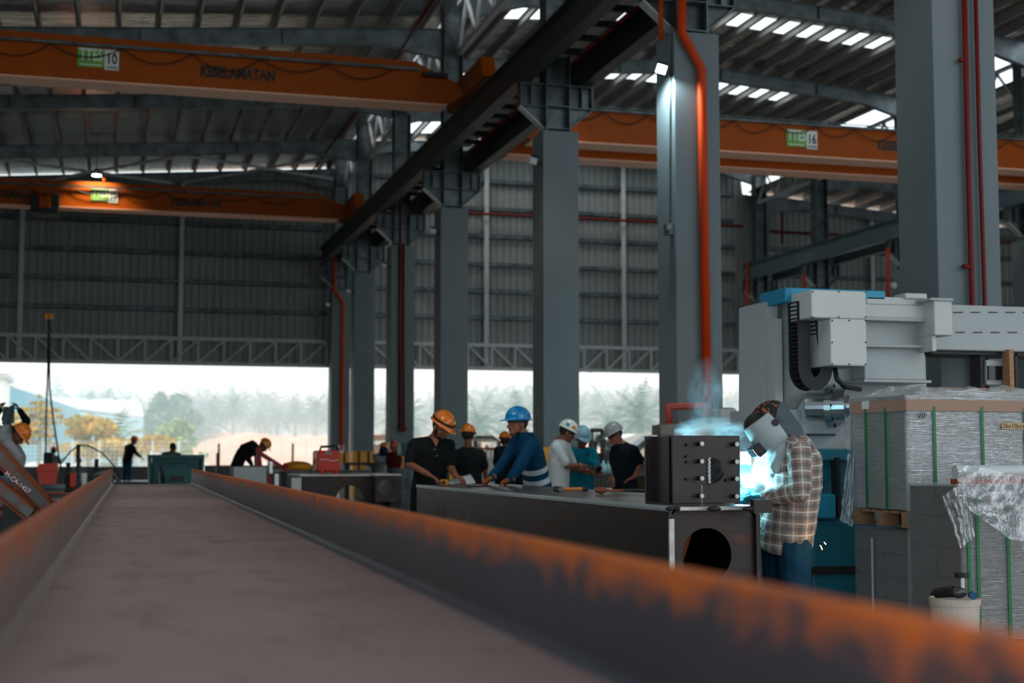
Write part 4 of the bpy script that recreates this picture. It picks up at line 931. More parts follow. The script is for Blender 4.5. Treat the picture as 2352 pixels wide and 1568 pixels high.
# things behind the bolted box, at the foot of the floodlit column
pn = thing('hose_cabinet', 'grey steel cabinet with boxes at the foot of the floodlit column', 'cabinet', P(1610, 1100, Y=16.6)*1.0)
part('body', M_steel, 1536, 973, 1700, 1100, 16.55, 16.95, parent=pn); part('door_panel', M_machw, 1546, 985, 1622, 1060, 16.53, 16.56, 0.003, parent=pn)
for lbl, nm, m, r_ in (('grey control box standing on the cabinet right of the smoke', 'control_box', M_mach, (1655, 938, 1692, 970)), ('small grey-brown box on the cabinet left of the smoke', 'junction_box', mat('dull_box', rgb(130,126,116), 0.6), (1517, 975, 1550, 999))):
    b = MB(); pbox(b, *r_, 16.4, 16.7); o = b.build(nm, m, bevel=0.01); tag(o, lbl, 'box')
    if nm == 'junction_box':
        b = MB(); pbox(b, 1519, 999, 1548, 1286, 16.42, 16.5); b.build('post', M_steel, o)
    else:
        b = MB(); pbox(b, 1658, 936, 1686, 940, 16.42, 16.6); b.build('black_lid', M_black, o)
pipe([P(1536, 1010, Y=16.9), P(1536, 934, Y=16.9), P(1612, 932, Y=16.9), P(1616, 990, Y=16.9)], 0.06, mat('brick_red_pipe', rgb(170,62,46), 0.45), 'square-bent red hydrant pipe in front of the floodlit column', 'hydrant_pipe')
o = MB().cyl(P(1560, 975, Y=16.6), P(1560, 966, Y=16.6), 0.02).ell(P(1560, 985, Y=16.6), (0.03, 0.03, 0.06)).build('bottle', mat('amber_bottle', rgb(190,120,50), 0.4)); tag(o, 'small white and amber bottle beside the red pipe', 'bottle')
# ================================================================== PEOPLE
M_hair = mat('black_hair', rgb(16,13,12), 0.7)
M_eye = mat('dark_eye', rgb(14,10,9), 0.2)
M_eyew = mat('eye_white', rgb(190,182,174), 0.35)
M_boot = mat('work_boot', rgb(34,28,25), 0.7)
def skin(r, g, b): return mat('skin_%d_%d_%d' % (r, g, b), rgb(r, g, b), 0.55, var=0.18, scale=14)
def cloth(name, r, g, b, rough=0.85, var=0.25): return mat('cloth_'+name, rgb(r, g, b), rough, var=var, scale=5, bump=0.25, bscale=9, spec=0.2)
HAT = {k: mat('helmet_'+k, rgb(*c), 0.22, coat=0.4) for k, c in dict(orange=(240,122,10), blue=(0,138,206), white=(226,228,226), pale_blue=(132,186,204), grey=(150,156,158), red=(196,70,30), yellow=(232,140,14)).items()}
def basis(Fv, Uv):
    y = V(Fv).normalized(); z = V(Uv); z = (z-y*z.dot(y)).normalized(); x = y.cross(z)
    return Matrix((x, y, z)).transposed()
def head_parts(mb, c, M, s):
    e = lambda o, r: mb.ell(c + M @ (V(o)*s), [q*s for q in r], M, 14, 10)
    k = lambda a, b, r0, r1: mb.cap(c + M @ (V(a)*s), c + M @ (V(b)*s), r0*s, r1*s, 10)
    e((0,-.018,.028), (.075,.093,.086)); e((0,.026,-.03), (.062,.064,.085)); e((0,.038,-.078), (.044,.047,.034)); e((0,.068,-.092), (.021,.018,.018))
    for q in (-1, 1):
        e((q*.036,.05,-.028), (.026,.03,.03)); e((q*.077,-.012,-.012), (.011,.026,.034)); e((q*.011,.1,-.036), (.011,.012,.009))
    k((0,.086,.012), (0,.112,-.03), .009, .013); k((-.04,.076,.024), (.04,.076,.024), .012, .012); e((0,.088,-.06), (.022,.010,.007)); e((0,.086,-.071), (.02,.010,.007))
def helmet(parent, c, M, s, m, band=None, visor=0.055, hs=1.0):
    n = 32; rings = []; o = c + M @ (V((0,-.010,.062))*s); k = s*hs
    rx, ry, rz = .108*k, .132*k, .112*k
    for i in range(10):
        th = (i+0.4)/9.4*math.pi/2
        r = []
        for j in range(n):
            a = 2*math.pi*j/n; x, y, z = rx*math.sin(th)*math.cos(a), ry*math.sin(th)*math.sin(a), rz*math.cos(th)
            if abs(x) < 0.03*k and i < 9: z += 0.006*k
            r.append(o + M @ V((x, y, z)))
        rings.append(r)
    def brim(d, z, vis):
        r = []
        for j in range(n):
            a = 2*math.pi*j/n; f = max(0, math.sin(a))**3
            e = d*k + vis*f*k
            r.append(o + M @ V(((rx+e*(0.5 if f > .3 else 1))*math.cos(a), (ry+e)*math.sin(a), (z-0.012*f*(vis > 0))*k)))
        return r
    rings += [brim(0.004, -0.012, 0.0), brim(0.014, -0.016, visor), brim(0.012, -0.021, visor), brim(-0.006, -0.016, 0)]
    h = MB().loft(rings).build('hard_hat', m, parent, smooth=True)
    if band:
        rr = [[o + M @ V(((rx+.002*k+q)*math.cos(a), (ry+.002*k+q)*math.sin(a), z*k)) for a in [2*math.pi*j/n for j in range(n)]] for q, z in ((0,.004), (.003*k,.006), (.003*k,.026), (-.002*k,.028))]
        MB().loft(rr, cap=False).build('helmet_band', band, h, smooth=True)
    rr = [[o + M @ V((.088*k*math.cos(a), .11*k*math.sin(a), z*k)) for a in [2*math.pi*j/20 for j in range(20)]] for z in (-.045, -.005)]
    MB().loft(rr, cap=False).build('suspension_strap', M_black, h, smooth=True)
    return h
def fingers(mb, w, d, t, n, s, curl, fat=1.0):
    for i in range(4):
        L_ = (.070, .080, .074, .058)[i]*s; p = w + d*(.082*s) + t*((.030-.020*i)*s); dd = d.copy(); r = .0092*s*fat
        for q in range(3):
            ang = curl*(0.35+0.25*q); dd = (dd*math.cos(ang) + n*math.sin(ang)).normalized(); nn = (n - dd*n.dot(dd)); n_ = nn.normalized() if nn.length > 1e-4 else n
            e = p + dd*L_*(.44, .32, .24)[q]; mb.cap(p, e, r, r*0.92, 7); p = e; r *= 0.92
    p = w + d*(.025*s) + t*(.034*s); dd = (d*0.7 + t*0.65 + n*0.35).normalized(); r = .0115*s*fat
    for q in range(2):
        e = p + dd*(.046 if q == 0 else .034)*s; mb.cap(p, e, r, r*0.9, 7); p = e; dd = (dd + n*curl*0.5 - t*0.25).normalized(); r *= .9
def nearest(p, bones):
    best = (1e9, 0, 0.0)
    for i, (a, b, r) in enumerate(bones):
        ab = b-a; t = max(0.0, min(1.0, (p-a).dot(ab)/max(1e-9, ab.length_squared))); d = (p-(a+ab*t)).length-r
        if d < best[0]: best = (d, i, t)
    return best
def garment(name, mb, voxel, m, parent, amp, seed, bones=None, lat=None, smooth=4):
    me = remesh(mb, voxel, smooth, name); me.materials.append(m); co = [v.co.copy() for v in me.vertices]; nr = [v.normal.copy() for v in me.vertices]
    for v, c, n in zip(me.vertices, co, nr):
        f = noise.noise((c.x*8+seed, c.y*8, c.z*13+c.x*6)) + 0.6*abs(noise.noise((c.x*15+c.z*8, c.y*15+seed, c.z*22))) - .15
        v.co = c + n*(amp*f)
    if bones:
        at = me.attributes.new('cuv', 'FLOAT_VECTOR', 'POINT'); data = []
        for c in co:
            dd_, i, t = nearest(c, bones); i = 0 if dd_ > .026 else i; a, b, r = bones[i]; ax = (b-a).normalized(); rel = c-a
            e1 = -FW - ax*(-FW).dot(ax); e1.normalize(); e2 = ax.cross(e1)
            data += [math.atan2(rel.dot(e2), rel.dot(e1))*(.18 if i == 0 else .062), rel.dot(ax), float(i)]
        at.data.foreach_set('vector', data)
    me.polygons.foreach_set('use_smooth', [True]*len(me.polygons))
    return link(name, me, parent)
def person(label, J, shirt, trousers, sk, hat=None, sleeve='short', s=1.0, vox=0.013, Fv=None, Uv=None, band=None, face=True, group=None, beard=0, glove=None, curl=0.5, hands={}, tuck=0.02, bulk=1.0, amp=0.010, hatscale=1.0, hair=True, visor=.055, zf=0.0, fist=(0.5,0.5), cuff=0.0):
    pel, nk, hd = J['pel'], J['nk'], J['hd']; latv = (J['shB']-J['shA']).normalized()
    mid = J.get('mid', pel.lerp(nk, 0.5)); base = V((pel.x, pel.y, zf))
    if 'ftA' in J: base = V(((J['ftA'].x+J['ftB'].x)/2, (J['ftA'].y+J['ftB'].y)/2, zf))
    t = thing('person', label, 'person', base, group)
    hl = J.get('hip', latv); hl = V((hl.x, hl.y, 0)).normalized()
    legs = {}
    for k, q in (('A', -1), ('B', 1)):
        hip = pel + hl*(q*.095*s) - V((0,0,.03*s)); ft = J.get('ft'+k, V((hip.x, hip.y, zf))) + V((0,0,.09*s))
        kn = J.get('kn'+k, hip.lerp(ft, 0.5) + (hl.cross(V((0,0,1)))*-0.02*s)); legs[k] = (hip, kn, ft)
    fwd = V(Fv) if Fv is not None else FW*-1
    def torso(mb, inf=0.0, low=-0.10, hi=1.06):
        rings = []; prof = [(low, .155, .112), (0, .168, .12), (.22, .160, .115), (.5, .168, .118), (.74, .178, .118), (.87, .140, .100), (.96, .085, .078), (hi, .055, .058)]
        for tt, rx, ry in prof:
            if tt < 0: c = pel + (pel-mid).normalized()*(-tt)
            else: c = pel*(1-tt)**2 + (mid*2-(pel+nk)*0.5)*(2*tt*(1-tt)) + nk*tt**2
            ax = (nk-mid) if tt > .5 else (mid-pel); ax.normalize()
            lv = hl.lerp(latv, max(0, min(1, tt))); lv = (lv-ax*lv.dot(ax)).normalized(); fb = ax.cross(lv)
            rings.append([c + lv*((rx*s*bulk+inf)*math.cos(a)) + fb*((ry*s*bulk+inf)*math.sin(a)) for a in [2*math.pi*i/20 for i in range(20)]])
        mb.loft(rings)
        for k in 'AB': mb.cap(nk - (nk-mid).normalized()*.02*s, J['sh'+k], .046*s+inf*.6, .054*s+inf*.8)
    def arm(mb, k, inf=0.0, upto=2.0):
        a, b, c = J['sh'+k], J['el'+k], J['wr'+k]
        if upto >= 1:
            mb.cap(a, b, .054*s+inf, .043*s+inf)
            if upto > 1: e = b.lerp(c, min(1, upto-1)); mb.cap(b, e, .043*s+inf, (.043-.013*min(1, upto-1))*s+inf)
        else: mb.cap(a, a.lerp(b, upto), .054*s+inf, .05*s+inf)
    # body: trunk, limbs and hands in one remeshed skin, head and neck refined
    body = MB(); torso(body, -0.006); fing = MB()
    for k in 'AB':
        arm(body, k); hip, kn, ft = legs[k]; body.cap(hip, kn, .075*s, .055*s).cap(kn, ft, .052*s, .036*s)
        w = J['wr'+k]; d = (J.get('ha'+k, w + (w-J['el'+k])) - w).normalized()
        n = V(hands.get(k, (0,0,-1))); n = (n-d*n.dot(d)).normalized(); th = d.cross(n)
        inward = (pel-w) if True else None
        if th.dot(inward + fwd*0.2) < 0: th = -th
        Mh = Matrix((th, d, n)).transposed()
        body.ell(w + d*.05*s, (.038*s, .052*s, .017*s), Mh, 12, 8)
        fingers(fing, w, d, th, n, s, curl if not isinstance(curl, dict) else curl[k])
        J['_h'+k] = (w, d, th, n)
    hM = basis(Fv if Fv is not None else FW*-1, Uv if Uv is not None else (0,0,1))
    b1 = remesh(body, vox, 3, 'body'); bm = bmesh.new(); bm.from_mesh(b1)
    hm = MB(); head_parts(hm, hd, hM, s); hm.cap(nk - (nk-mid).normalized()*.04*s, hd + hM @ V((0,-.02,-.03)), .058*s, .054*s)
    b2 = remesh(hm, max(0.0065, vox*0.5), 2, 'headm'); bm.from_mesh(b2)
    f2 = fing.mesh('f'); bm.from_mesh(f2)
    me = bpy.data.meshes.new('body'); bm.to_mesh(me); bm.free(); me.materials.append(sk); me.polygons.foreach_set('use_smooth', [True]*len(me.polygons))
    for q in (b1, b2, f2): bpy.data.meshes.remove(q)
    ob = link('body', me, t)
    L3 = lambda o: hd + hM @ (V(o)*s)
    if face:
        for q in (-1, 1):
            MB().ell(L3((q*.030,.0835,.006)), (.013*s,.006*s,.0065*s), hM, 10, 6).build('eye', M_eyew, ob, smooth=True)
            MB().ell(L3((q*.030,.0885,.006)), (.0055*s,.003*s,.0055*s), hM, 8, 6).build('pupil', M_eye, ob, smooth=True)
            MB().cap(L3((q*.014,.091,.023)), L3((q*.048,.08,.026)), .0055*s, .004*s, 7).build('eyebrow', M_hair, ob, smooth=True)
    if beard:
        bb = MB(); e = lambda o, r: bb.ell(L3(o), [q*s for q in r], hM, 12, 8)
        if beard > 1:
            e((0,.037,-.084), (.049,.05,.034)); e((0,.066,-.094), (.026,.022,.02))
            for q in (-1, 1): e((q*.054,.012,-.05), (.013,.028,.042))
        else:
            e((0,.066,-.098), (.022,.018,.015))
            for q in (-1, 1): e((q*.044,.022,-.088), (.012,.032,.016))
        e((0,.0885,-.051), (.024,.009,.006)); bb.build('beard', M_hair, ob, smooth=True)
    if hair:
        MB().ell(L3((0,-.03,.024)), (.080*s,.088*s,.090*s), hM, 16, 10).build('hair', M_hair, ob, smooth=True)
    if hat: helmet(t, hd, hM, s, HAT[hat] if isinstance(hat, str) else hat, band, hs=hatscale, visor=visor)
    # clothes
    tr = MB(); inf = .016*s
    hp = []
    for k in 'AB':
        hip, kn, ft = legs[k]; tr.cap(hip + V((0,0,.02)), kn, .082*s*bulk+inf, .062*s*bulk+inf).cap(kn, ft + V((0,0,.01)), .06*s+inf, .05*s+inf)
    tr.ell(pel, (.165*s*bulk+inf*.4, .125*s*bulk+inf*.4, .12*s), basis(hl.cross(V((0,0,1)))*-1, (0,0,1)), 16, 10)
    garment('trousers', tr, vox*1.1, trousers, t, amp*.8, 3.3)
    sh = MB(); torso(sh, .014*s, low=-(.10+tuck), hi=1.01); up = {'short': .78, 'long': 1.96, 'none': .3}[sleeve]
    for k in 'AB': arm(sh, k, .017*s if sleeve == 'short' else .02*s, up)
    bones = [(pel, nk, .20*bulk)] + [(J['sh'+k], J['el'+k], .05) for k in 'AB'] + [(J['el'+k], J['wr'+k], .04) for k in 'AB']
    sg = garment('shirt', sh, vox, shirt, t, amp, 1.7, bones, latv)
    for k in 'AB':
        hip, kn, ft = legs[k]; f = hl.cross(V((0,0,1)))
        f = f if f.dot(V((fwd.x, fwd.y, 0))) > 0 else -f
        c = ft - V((0,0,.045*s)); MB().ell(c + f*.07*s, (.048*s, .13*s, .05*s), basis(f, (0,0,1)), 12, 8).cyl(ft - V((0,0,.06*s)), ft + V((0,0,.06*s)), .05*s, n=12).build('boot', M_boot, t, smooth=True)
        if glove:
            w, d, th, n = J['_h'+k]; gm = MB(); gm.ell(w + d*.05*s, (.046*s, .06*s, .026*s), Matrix((th, d, n)).transposed(), 12, 8); gm.cyl(w - d*.04*s, w + d*.02*s, .040*s, .036*s, 14)
            gm2 = remesh(gm, .009, 2, 'glove'); q = bmesh.new(); q.from_mesh(gm2); fm = MB(); fingers(fm, w, d, th, n, s*1.03, curl if not isinstance(curl, dict) else curl[k], 1.4); f3 = fm.mesh('x'); q.from_mesh(f3)
            gme = bpy.data.meshes.new('glove'); q.to_mesh(gme); q.free(); gme.materials.append(glove); gme.polygons.foreach_set('use_smooth', [True]*len(gme.polygons)); link('glove', gme, t)
    J['_M'] = hM; J['_t'] = t; J['_s'] = s
    return t
def joints(D, **kw):
    J = {}
    for k, v in kw.items():
        J[k] = P(v[0], v[1], D=D+(v[2] if len(v) > 2 else 0))
    return J
def dirv(r, u, f): return RT*r + V((0,0,1))*u + V((FW.x, FW.y, 0)).normalized()*f
SK1 = skin(150,92,66); SK2 = skin(168,108,82); SK3 = skin(128,78,58)
C_black = cloth('black', 22, 26, 28); C_navy = cloth('navy', 12, 28, 40); C_dk = cloth('dark_trousers', 24, 28, 34); C_jean = cloth('jeans', 22, 66, 92)
C_whites = cloth('white_shirt', 206, 214, 216, var=0.08); C_tealp = cloth('teal_polo', 10, 132, 156, var=0.15); C_grey = cloth('grey_shirt', 128, 140, 144); C_maroon = cloth('maroon', 92, 24, 24)
def floor_at(px, D, z=0.0): p = P(px, 1048, D=D); return V((p.x, p.y, z))
# --- man in the black V-neck tee, orange helmet, marking out on the girder
J = joints(14.55, hd=(1014, 982, -.10), nk=(997, 1005), pel=(985, 1122, .06), shA=(952, 1020, .02), shB=(1031, 1023, .02), elA=(941, 1066, -.06), wrA=(984, 1089, -.26), haA=(1004, 1100, -.30), elB=(1035, 1073, .0), wrB=(1046, 1091, -.24), haB=(1060, 1100, -.30))
J['ftA'] = floor_at(955, 14.6); J['ftB'] = floor_at(1003, 14.6)
p1 = person('man in black V-neck tee and orange helmet looking down at the girder', J, C_black, C_dk, SK1, 'orange', vox=.011, Fv=dirv(.62, -.5, -.62), Uv=dirv(.35, 1, -.15), band=M_black, beard=2, curl=.7, hatscale=1.04)
# V neckline of skin, sunglasses hooked on it
nkp = P(1002, 1016, D=14.37)
MB().prism([P(990, 1004, D=14.43), P(1010, 1006, D=14.43), P(1002, 1026, D=14.40)], -FW*.004).build('neckline', SK1, p1)
g = MB(); g.ell(P(999, 1033, D=14.36), (.022,.01,.02)).ell(P(1004, 1047, D=14.36), (.022,.01,.018)).build('sunglasses', M_glass, p1, smooth=True)
# --- man in the blue coverall leaning with gloved hands
def banded(name, base, bandc, rng):
    m = mat(name, base, .8, bump=.25, bscale=9, spec=.2); nt = m.node_tree; N = nt.nodes; L = nt.links; b = N['Principled BSDF']
    at = N.new('ShaderNodeAttribute'); at.attribute_name = 'cuv'; sp = N.new('ShaderNodeSeparateXYZ'); L.new(at.outputs['Vector'], sp.inputs[0]); prev = None
    for lo, hi in rng:
        a = N.new('ShaderNodeMath'); a.operation = 'GREATER_THAN'; a.inputs[1].default_value = lo; L.new(sp.outputs[1], a.inputs[0])
        c = N.new('ShaderNodeMath'); c.operation = 'LESS_THAN'; c.inputs[1].default_value = hi; L.new(sp.outputs[1], c.inputs[0])
        d = N.new('ShaderNodeMath'); d.operation = 'MULTIPLY'; L.new(a.outputs[0], d.inputs[0]); L.new(c.outputs[0], d.inputs[1])
        if prev: e = N.new('ShaderNodeMath'); e.operation = 'ADD'; L.new(prev, e.inputs[0]); L.new(d.outputs[0], e.inputs[1]); prev = e.outputs[0]
        else: prev = d.outputs[0]
    i0 = N.new('ShaderNodeMath'); i0.operation = 'LESS_THAN'; i0.inputs[1].default_value = .5; L.new(sp.outputs[2], i0.inputs[0])
    f = N.new('ShaderNodeMath'); f.operation = 'MULTIPLY'; L.new(prev, f.inputs[0]); L.new(i0.outputs[0], f.inputs[1])
    mx = N.new('ShaderNodeMix'); mx.data_type = 'RGBA'; mx.inputs[6].default_value = base; mx.inputs[7].default_value = bandc; L.new(f.outputs[0], mx.inputs[0]); L.new(mx.outputs[2], b.inputs['Base Color'])
    return m
C_cov = banded('cloth_blue_coverall', rgb(2,66,100), rgb(206,214,216), [(.06, .115), (.175, .23)])
J = joints(14.25, hd=(1188, 974, -.02), nk=(1209, 1003), pel=(1236, 1118, .12), shA=(1219, 1021, -.17), shB=(1187, 1016, .17), elA=(1196, 1066, -.30), wrA=(1173, 1100, -.36), haA=(1150, 1110, -.36), elB=(1158, 1062, .1), wrB=(1130, 1096, -.1), haB=(1112, 1108, -.12))
J['ftA'] = floor_at(1232, 14.3); J['ftB'] = floor_at(1248, 14.6); J['hip'] = (J['shB']-J['shA'])
M_glv = mat('orange_patterned_glove', rgb(196,104,28), .8, col2=rgb(70,40,26), scale=22)
p2 = person('man in blue coverall and blue helmet leaning on the girder with orange gloves', J, C_cov, cloth('coverall_trousers', 2, 66, 100), SK2, 'blue', sleeve='long', vox=.011, Fv=dirv(-.84, .0, -.54), Uv=dirv(.06, 1, .05), beard=1, glove=M_glv, curl=.75, tuck=.06, hatscale=1.04, amp=.007)
MB().tube([J['hd'] + J['_M'] @ V((x, y, .043)) for x, y in ((-.085,.0), (-.07,.075), (-.03,.108), (0,.112), (.03,.108), (.07,.075), (.085,.0))], .014, 8).build('safety_goggles', mat('smoky_plastic', rgb(96,110,112), .15), p2, smooth=True)
MB().loft([[J['nk'] + V((.085*math.cos(a), .085*math.sin(a), z)) + dirv(-.01,0,0) for a in [2*math.pi*i/20 for i in range(20)]] for z in (-.03, .045)], cap=False).build('collar', MATS['cloth_coverall_trousers'], p2, smooth=True)
# --- worker in a black polo seen from behind
J = joints(20.0, hd=(1075, 1001, .02), nk=(1076, 1027), pel=(1079, 1112), shA=(1048, 1042), shB=(1105, 1043), elA=(1040, 1076, .02), wrA=(1046, 1096, .22), elB=(1114, 1078), wrB=(1116, 1102, .06))
person('worker in black polo and orange helmet seen from behind', J, C_black, C_dk, SK3, 'orange', vox=.016, Fv=dirv(.1, -.15, 1), face=False, hatscale=1.0)
# --- three men talking
J = joints(18.5, hd=(1303, 994), nk=(1286, 1010), pel=(1282, 1122), shA=(1276, 1028, -.14), shB=(1298, 1024, .16), elA=(1303, 1070, -.15), wrA=(1338, 1069, -.02), haA=(1356, 1072, .02), elB=(1318, 1074, .2), wrB=(1350, 1080, .2))
J['hip'] = J['shB']-J['shA']
p4 = person('man in white shirt and white stickered helmet pointing at a phone', J, C_whites, C_dk, SK3, 'white', vox=.014, Fv=dirv(.86, -.42, .12), Uv=dirv(.4, 1, 0), curl=.9, tuck=.04, bulk=1.06, amp=.007)
hM = J['_M']
for a, m in ((1.0, M_yellow), (2.0, M_blue)):
    pp = J['hd'] + hM @ V((.115*math.cos(0.5), -.02+.09*math.cos(a), .10)); MB().obox(pp + hM @ V((.0,0,.0)), (.012,.045,.04), hM).build('sticker', m, p4)
MB().cyl(J['wrA'] + (J['elA']-J['wrA']).normalized()*.03, J['wrA'] + (J['elA']-J['wrA']).normalized()*.05, .038, n=12).build('wrist_band', M_plank, p4)
J = joints(19.0, hd=(1338, 1007, -.06), nk=(1335, 1030), pel=(1333, 1120), shA=(1312, 1036), shB=(1360, 1038), elA=(1309, 1076, -.04), wrA=(1340, 1082, -.24), elB=(1371, 1074, -.06), wrB=(1369, 1080, -.26), haB=(1376, 1083, -.3))
p5 = person('man in teal polo and pale blue helmet holding a phone', J, C_tealp, C_dk, SK3, 'pale_blue', vox=.014, Fv=dirv(.22, -.42, -.86), Uv=dirv(.05, 1, -.2), bulk=1.04, tuck=.05, curl=.6)
for sgn in (-1, 1): MB().prism([P(1335+sgn*2, 1036, D=18.85), P(1335+sgn*14, 1026, D=18.87), P(1335+sgn*13, 1036, D=18.85)], -FW*.01).build('collar', C_tealp, p5)
MB().obox(P(1352, 1045, D=18.82), (.03, .01, .03)).build('badge', M_black, p5)
o = MB().obox(P(1374, 1079, D=18.66), (.08, .012, .15), Matrix.Rotation(.9, 3, 'X')).build('phone', M_black, bevel=.004); tag(o, 'black phone in the hand of the man in teal', 'phone')
J = joints(18.3, hd=(1412, 1000, -.02), nk=(1428, 1018), pel=(1436, 1116), shA=(1414, 1033, .08), shB=(1456, 1034, -.10), elA=(1408, 1068, .08), wrA=(1409, 1092, .0), elB=(1473, 1064, -.02), wrB=(1457, 1095, -.14), haB=(1438, 1103, -.16))
p6 = person('man in dark navy tee and grey helmet with his hand on his hip', J, C_navy, C_dk, SK2, 'grey', vox=.014, Fv=dirv(-.8, -.42, -.42), Uv=dirv(-.4, 1, -.05), bulk=1.0, tuck=.05, curl=.4)
hM = J['_M']; MB().tube([J['hd'] + hM @ V(q) for q in ((-.075,.0,.008), (-.06,.07,.008), (-.03,.1,.006), (.03,.1,.006), (.06,.07,.008), (.075,.0,.008))], .007, 6).build('glasses', M_black, p6, smooth=True)
# --- the welder
def plaid():
    m = mat('cloth_plaid_shirt', rgb(118,112,108), .85, bump=.25, bscale=9, spec=.2); nt = m.node_tree; N = nt.nodes; L = nt.links; b = N['Principled BSDF']
    at = N.new('ShaderNodeAttribute'); at.attribute_name = 'cuv'; sp = N.new('ShaderNodeSeparateXYZ'); L.new(at.outputs['Vector'], sp.inputs[0])
    def stripe(src, per, off, w):
        a = N.new('ShaderNodeMath'); a.operation = 'MULTIPLY_ADD'; a.inputs[1].default_value = 1/per; a.inputs[2].default_value = off; L.new(src, a.inputs[0])
        f = N.new('ShaderNodeMath'); f.operation = 'FRACT'; L.new(a.outputs[0], f.inputs[0])
        s_ = N.new('ShaderNodeMath'); s_.operation = 'SUBTRACT'; s_.inputs[1].default_value = .5; L.new(f.outputs[0], s_.inputs[0])
        q = N.new('ShaderNodeMath'); q.operation = 'ABSOLUTE'; L.new(s_.outputs[0], q.inputs[0])
        r = N.new('ShaderNodeMapRange'); r.inputs[1].default_value = w; r.inputs[2].default_value = w*.7; L.new(q.outputs[0], r.inputs[0]); return r.outputs[0]
    cur = None
    for src in (sp.outputs[0], sp.outputs[1]):
        for per, off, w, c, k in ((.07, 0, .2, rgb(58,58,62), .36), (.07, .5, .085, rgb(236,224,214), .6), (.07, .27, .03, rgb(206,110,66), .55)):
            st = stripe(src, per, off, w); mu = N.new('ShaderNodeMath'); mu.operation = 'MULTIPLY'; mu.inputs[1].default_value = k; L.new(st, mu.inputs[0])
            mx = N.new('ShaderNodeMix'); mx.data_type = 'RGBA'; mx.inputs[7].default_value = c; L.new(mu.outputs[0], mx.inputs[0])
            if cur is None: mx.inputs[6].default_value = rgb(158,150,144)
            else: L.new(cur, mx.inputs[6])
            cur = mx.outputs[2]
    L.new(cur, b.inputs['Base Color']); return m
J = joints(8.66, hd=(1768, 974, .0), nk=(1812, 1000, .02), mid=(1824, 1105, .02), pel=(1806, 1216, .04), shA=(1834, 1032, -.19), shB=(1770, 1030, .20), elA=(1840, 1126, -.26), wrA=(1760, 1143, -.10), haA=(1712, 1138, .0), elB=(1742, 1108, .22), wrB=(1722, 1124, .16), haB=(1705, 1132, .10))
J['ftA'] = floor_at(1838, 8.58); J['ftB'] = floor_at(1790, 8.84); J['hip'] = J['shB']-J['shA']
M_glt = mat('teal_welding_glove', rgb(40,150,176), .75, var=.2)
pw = person('welder in plaid shirt and face hood bending over the bright arc', J, plaid(), C_jean, SK3, None, sleeve='long', vox=.010, Fv=dirv(-.78, -.6, -.12), Uv=dirv(-.5, .85, 0), glove=M_glt, curl=.8, tuck=.035, bulk=1.2, face=False, hair=False, amp=.009, s=1.03)
hM = J['_M']; hd = J['hd']; L3 = lambda x, y, z: hd + hM @ V((x, y, z))
M_hood = mat('pale_welding_hood', rgb(176,188,190), .5, var=.15, scale=6)
def shell(a, b): # wrap-around hood: around the face from ear to ear, forehead to chin
    th = (a-.5)*math.radians(215); z = .075-.235*b; r = .112-.02*max(0, b-.6)
    fl = 1+.12*math.sin(b*3.1)
    return L3(r*fl*math.sin(th)*.95, .025+r*fl*math.cos(th)*1.08, z)
h_ = MB().grid(shell, 26, 18).build('welding_hood', M_hood, pw, smooth=True); h_.modifiers.new('t', 'SOLIDIFY').thickness = .004
MB().obox(L3(0, .165, -.075), (.13, .055, .075), hM).build('lens_frame', M_black, h_, bevel=.004)
MB().obox(L3(0, .195, -.075), (.11, .008, .055), hM).build('lens_rim', M_chrome, h_); MB().obox(L3(0, .2, -.075), (.1, .006, .042), hM).build('lens', M_glass, h_)
MB().ell(L3(.0,.06,.07), (.09,.08,.05), hM).build('brow_pad', M_black, h_, smooth=True)
for q in (-1, 1): MB().cyl(L3(q*.105, .0, .0), L3(q*.125, .0, .0), .022, n=14).build('pivot_knob', M_black, h_)
cap_ = MB(); cap_.ell(L3(0,-.02,.055), (.098,.118,.075), hM, 20, 12); cap_.build('cap', mat('patterned_cap', rgb(20,24,28), .8, col2=rgb(170,90,60), scale=38, thr=(.56,.6)), pw, smooth=True)
MB().ell(L3(0,-.105,.0), (.03,.03,.035), hM).build('cap_knot', M_black, pw, smooth=True)
sc = MB(); sc.cap(L3(0,-.05,.02), J['nk'] + V((0,0,.02)), .098, .092).cap(L3(0,-.02,-.06), J['nk'] + dirv(-.06,-.03,0), .088, .082)
garment('neck_scarf', sc, .012, cloth('grey_scarf', 96, 110, 116), pw, .012, 6.1)
bib = MB(); bib.cap(L3(0,.06,-.12), P(1794, 1036, D=8.62), .066, .05).cap(P(1782, 1030, D=8.6), P(1772, 1088, D=8.62), .045, .03).cap(P(1800, 1030, D=8.56), P(1780, 1075, D=8.56), .045, .035)
garment('chest_cloth', bib, .010, cloth('pale_cloth', 190, 204, 208), pw, .008, 9.4, smooth=8)
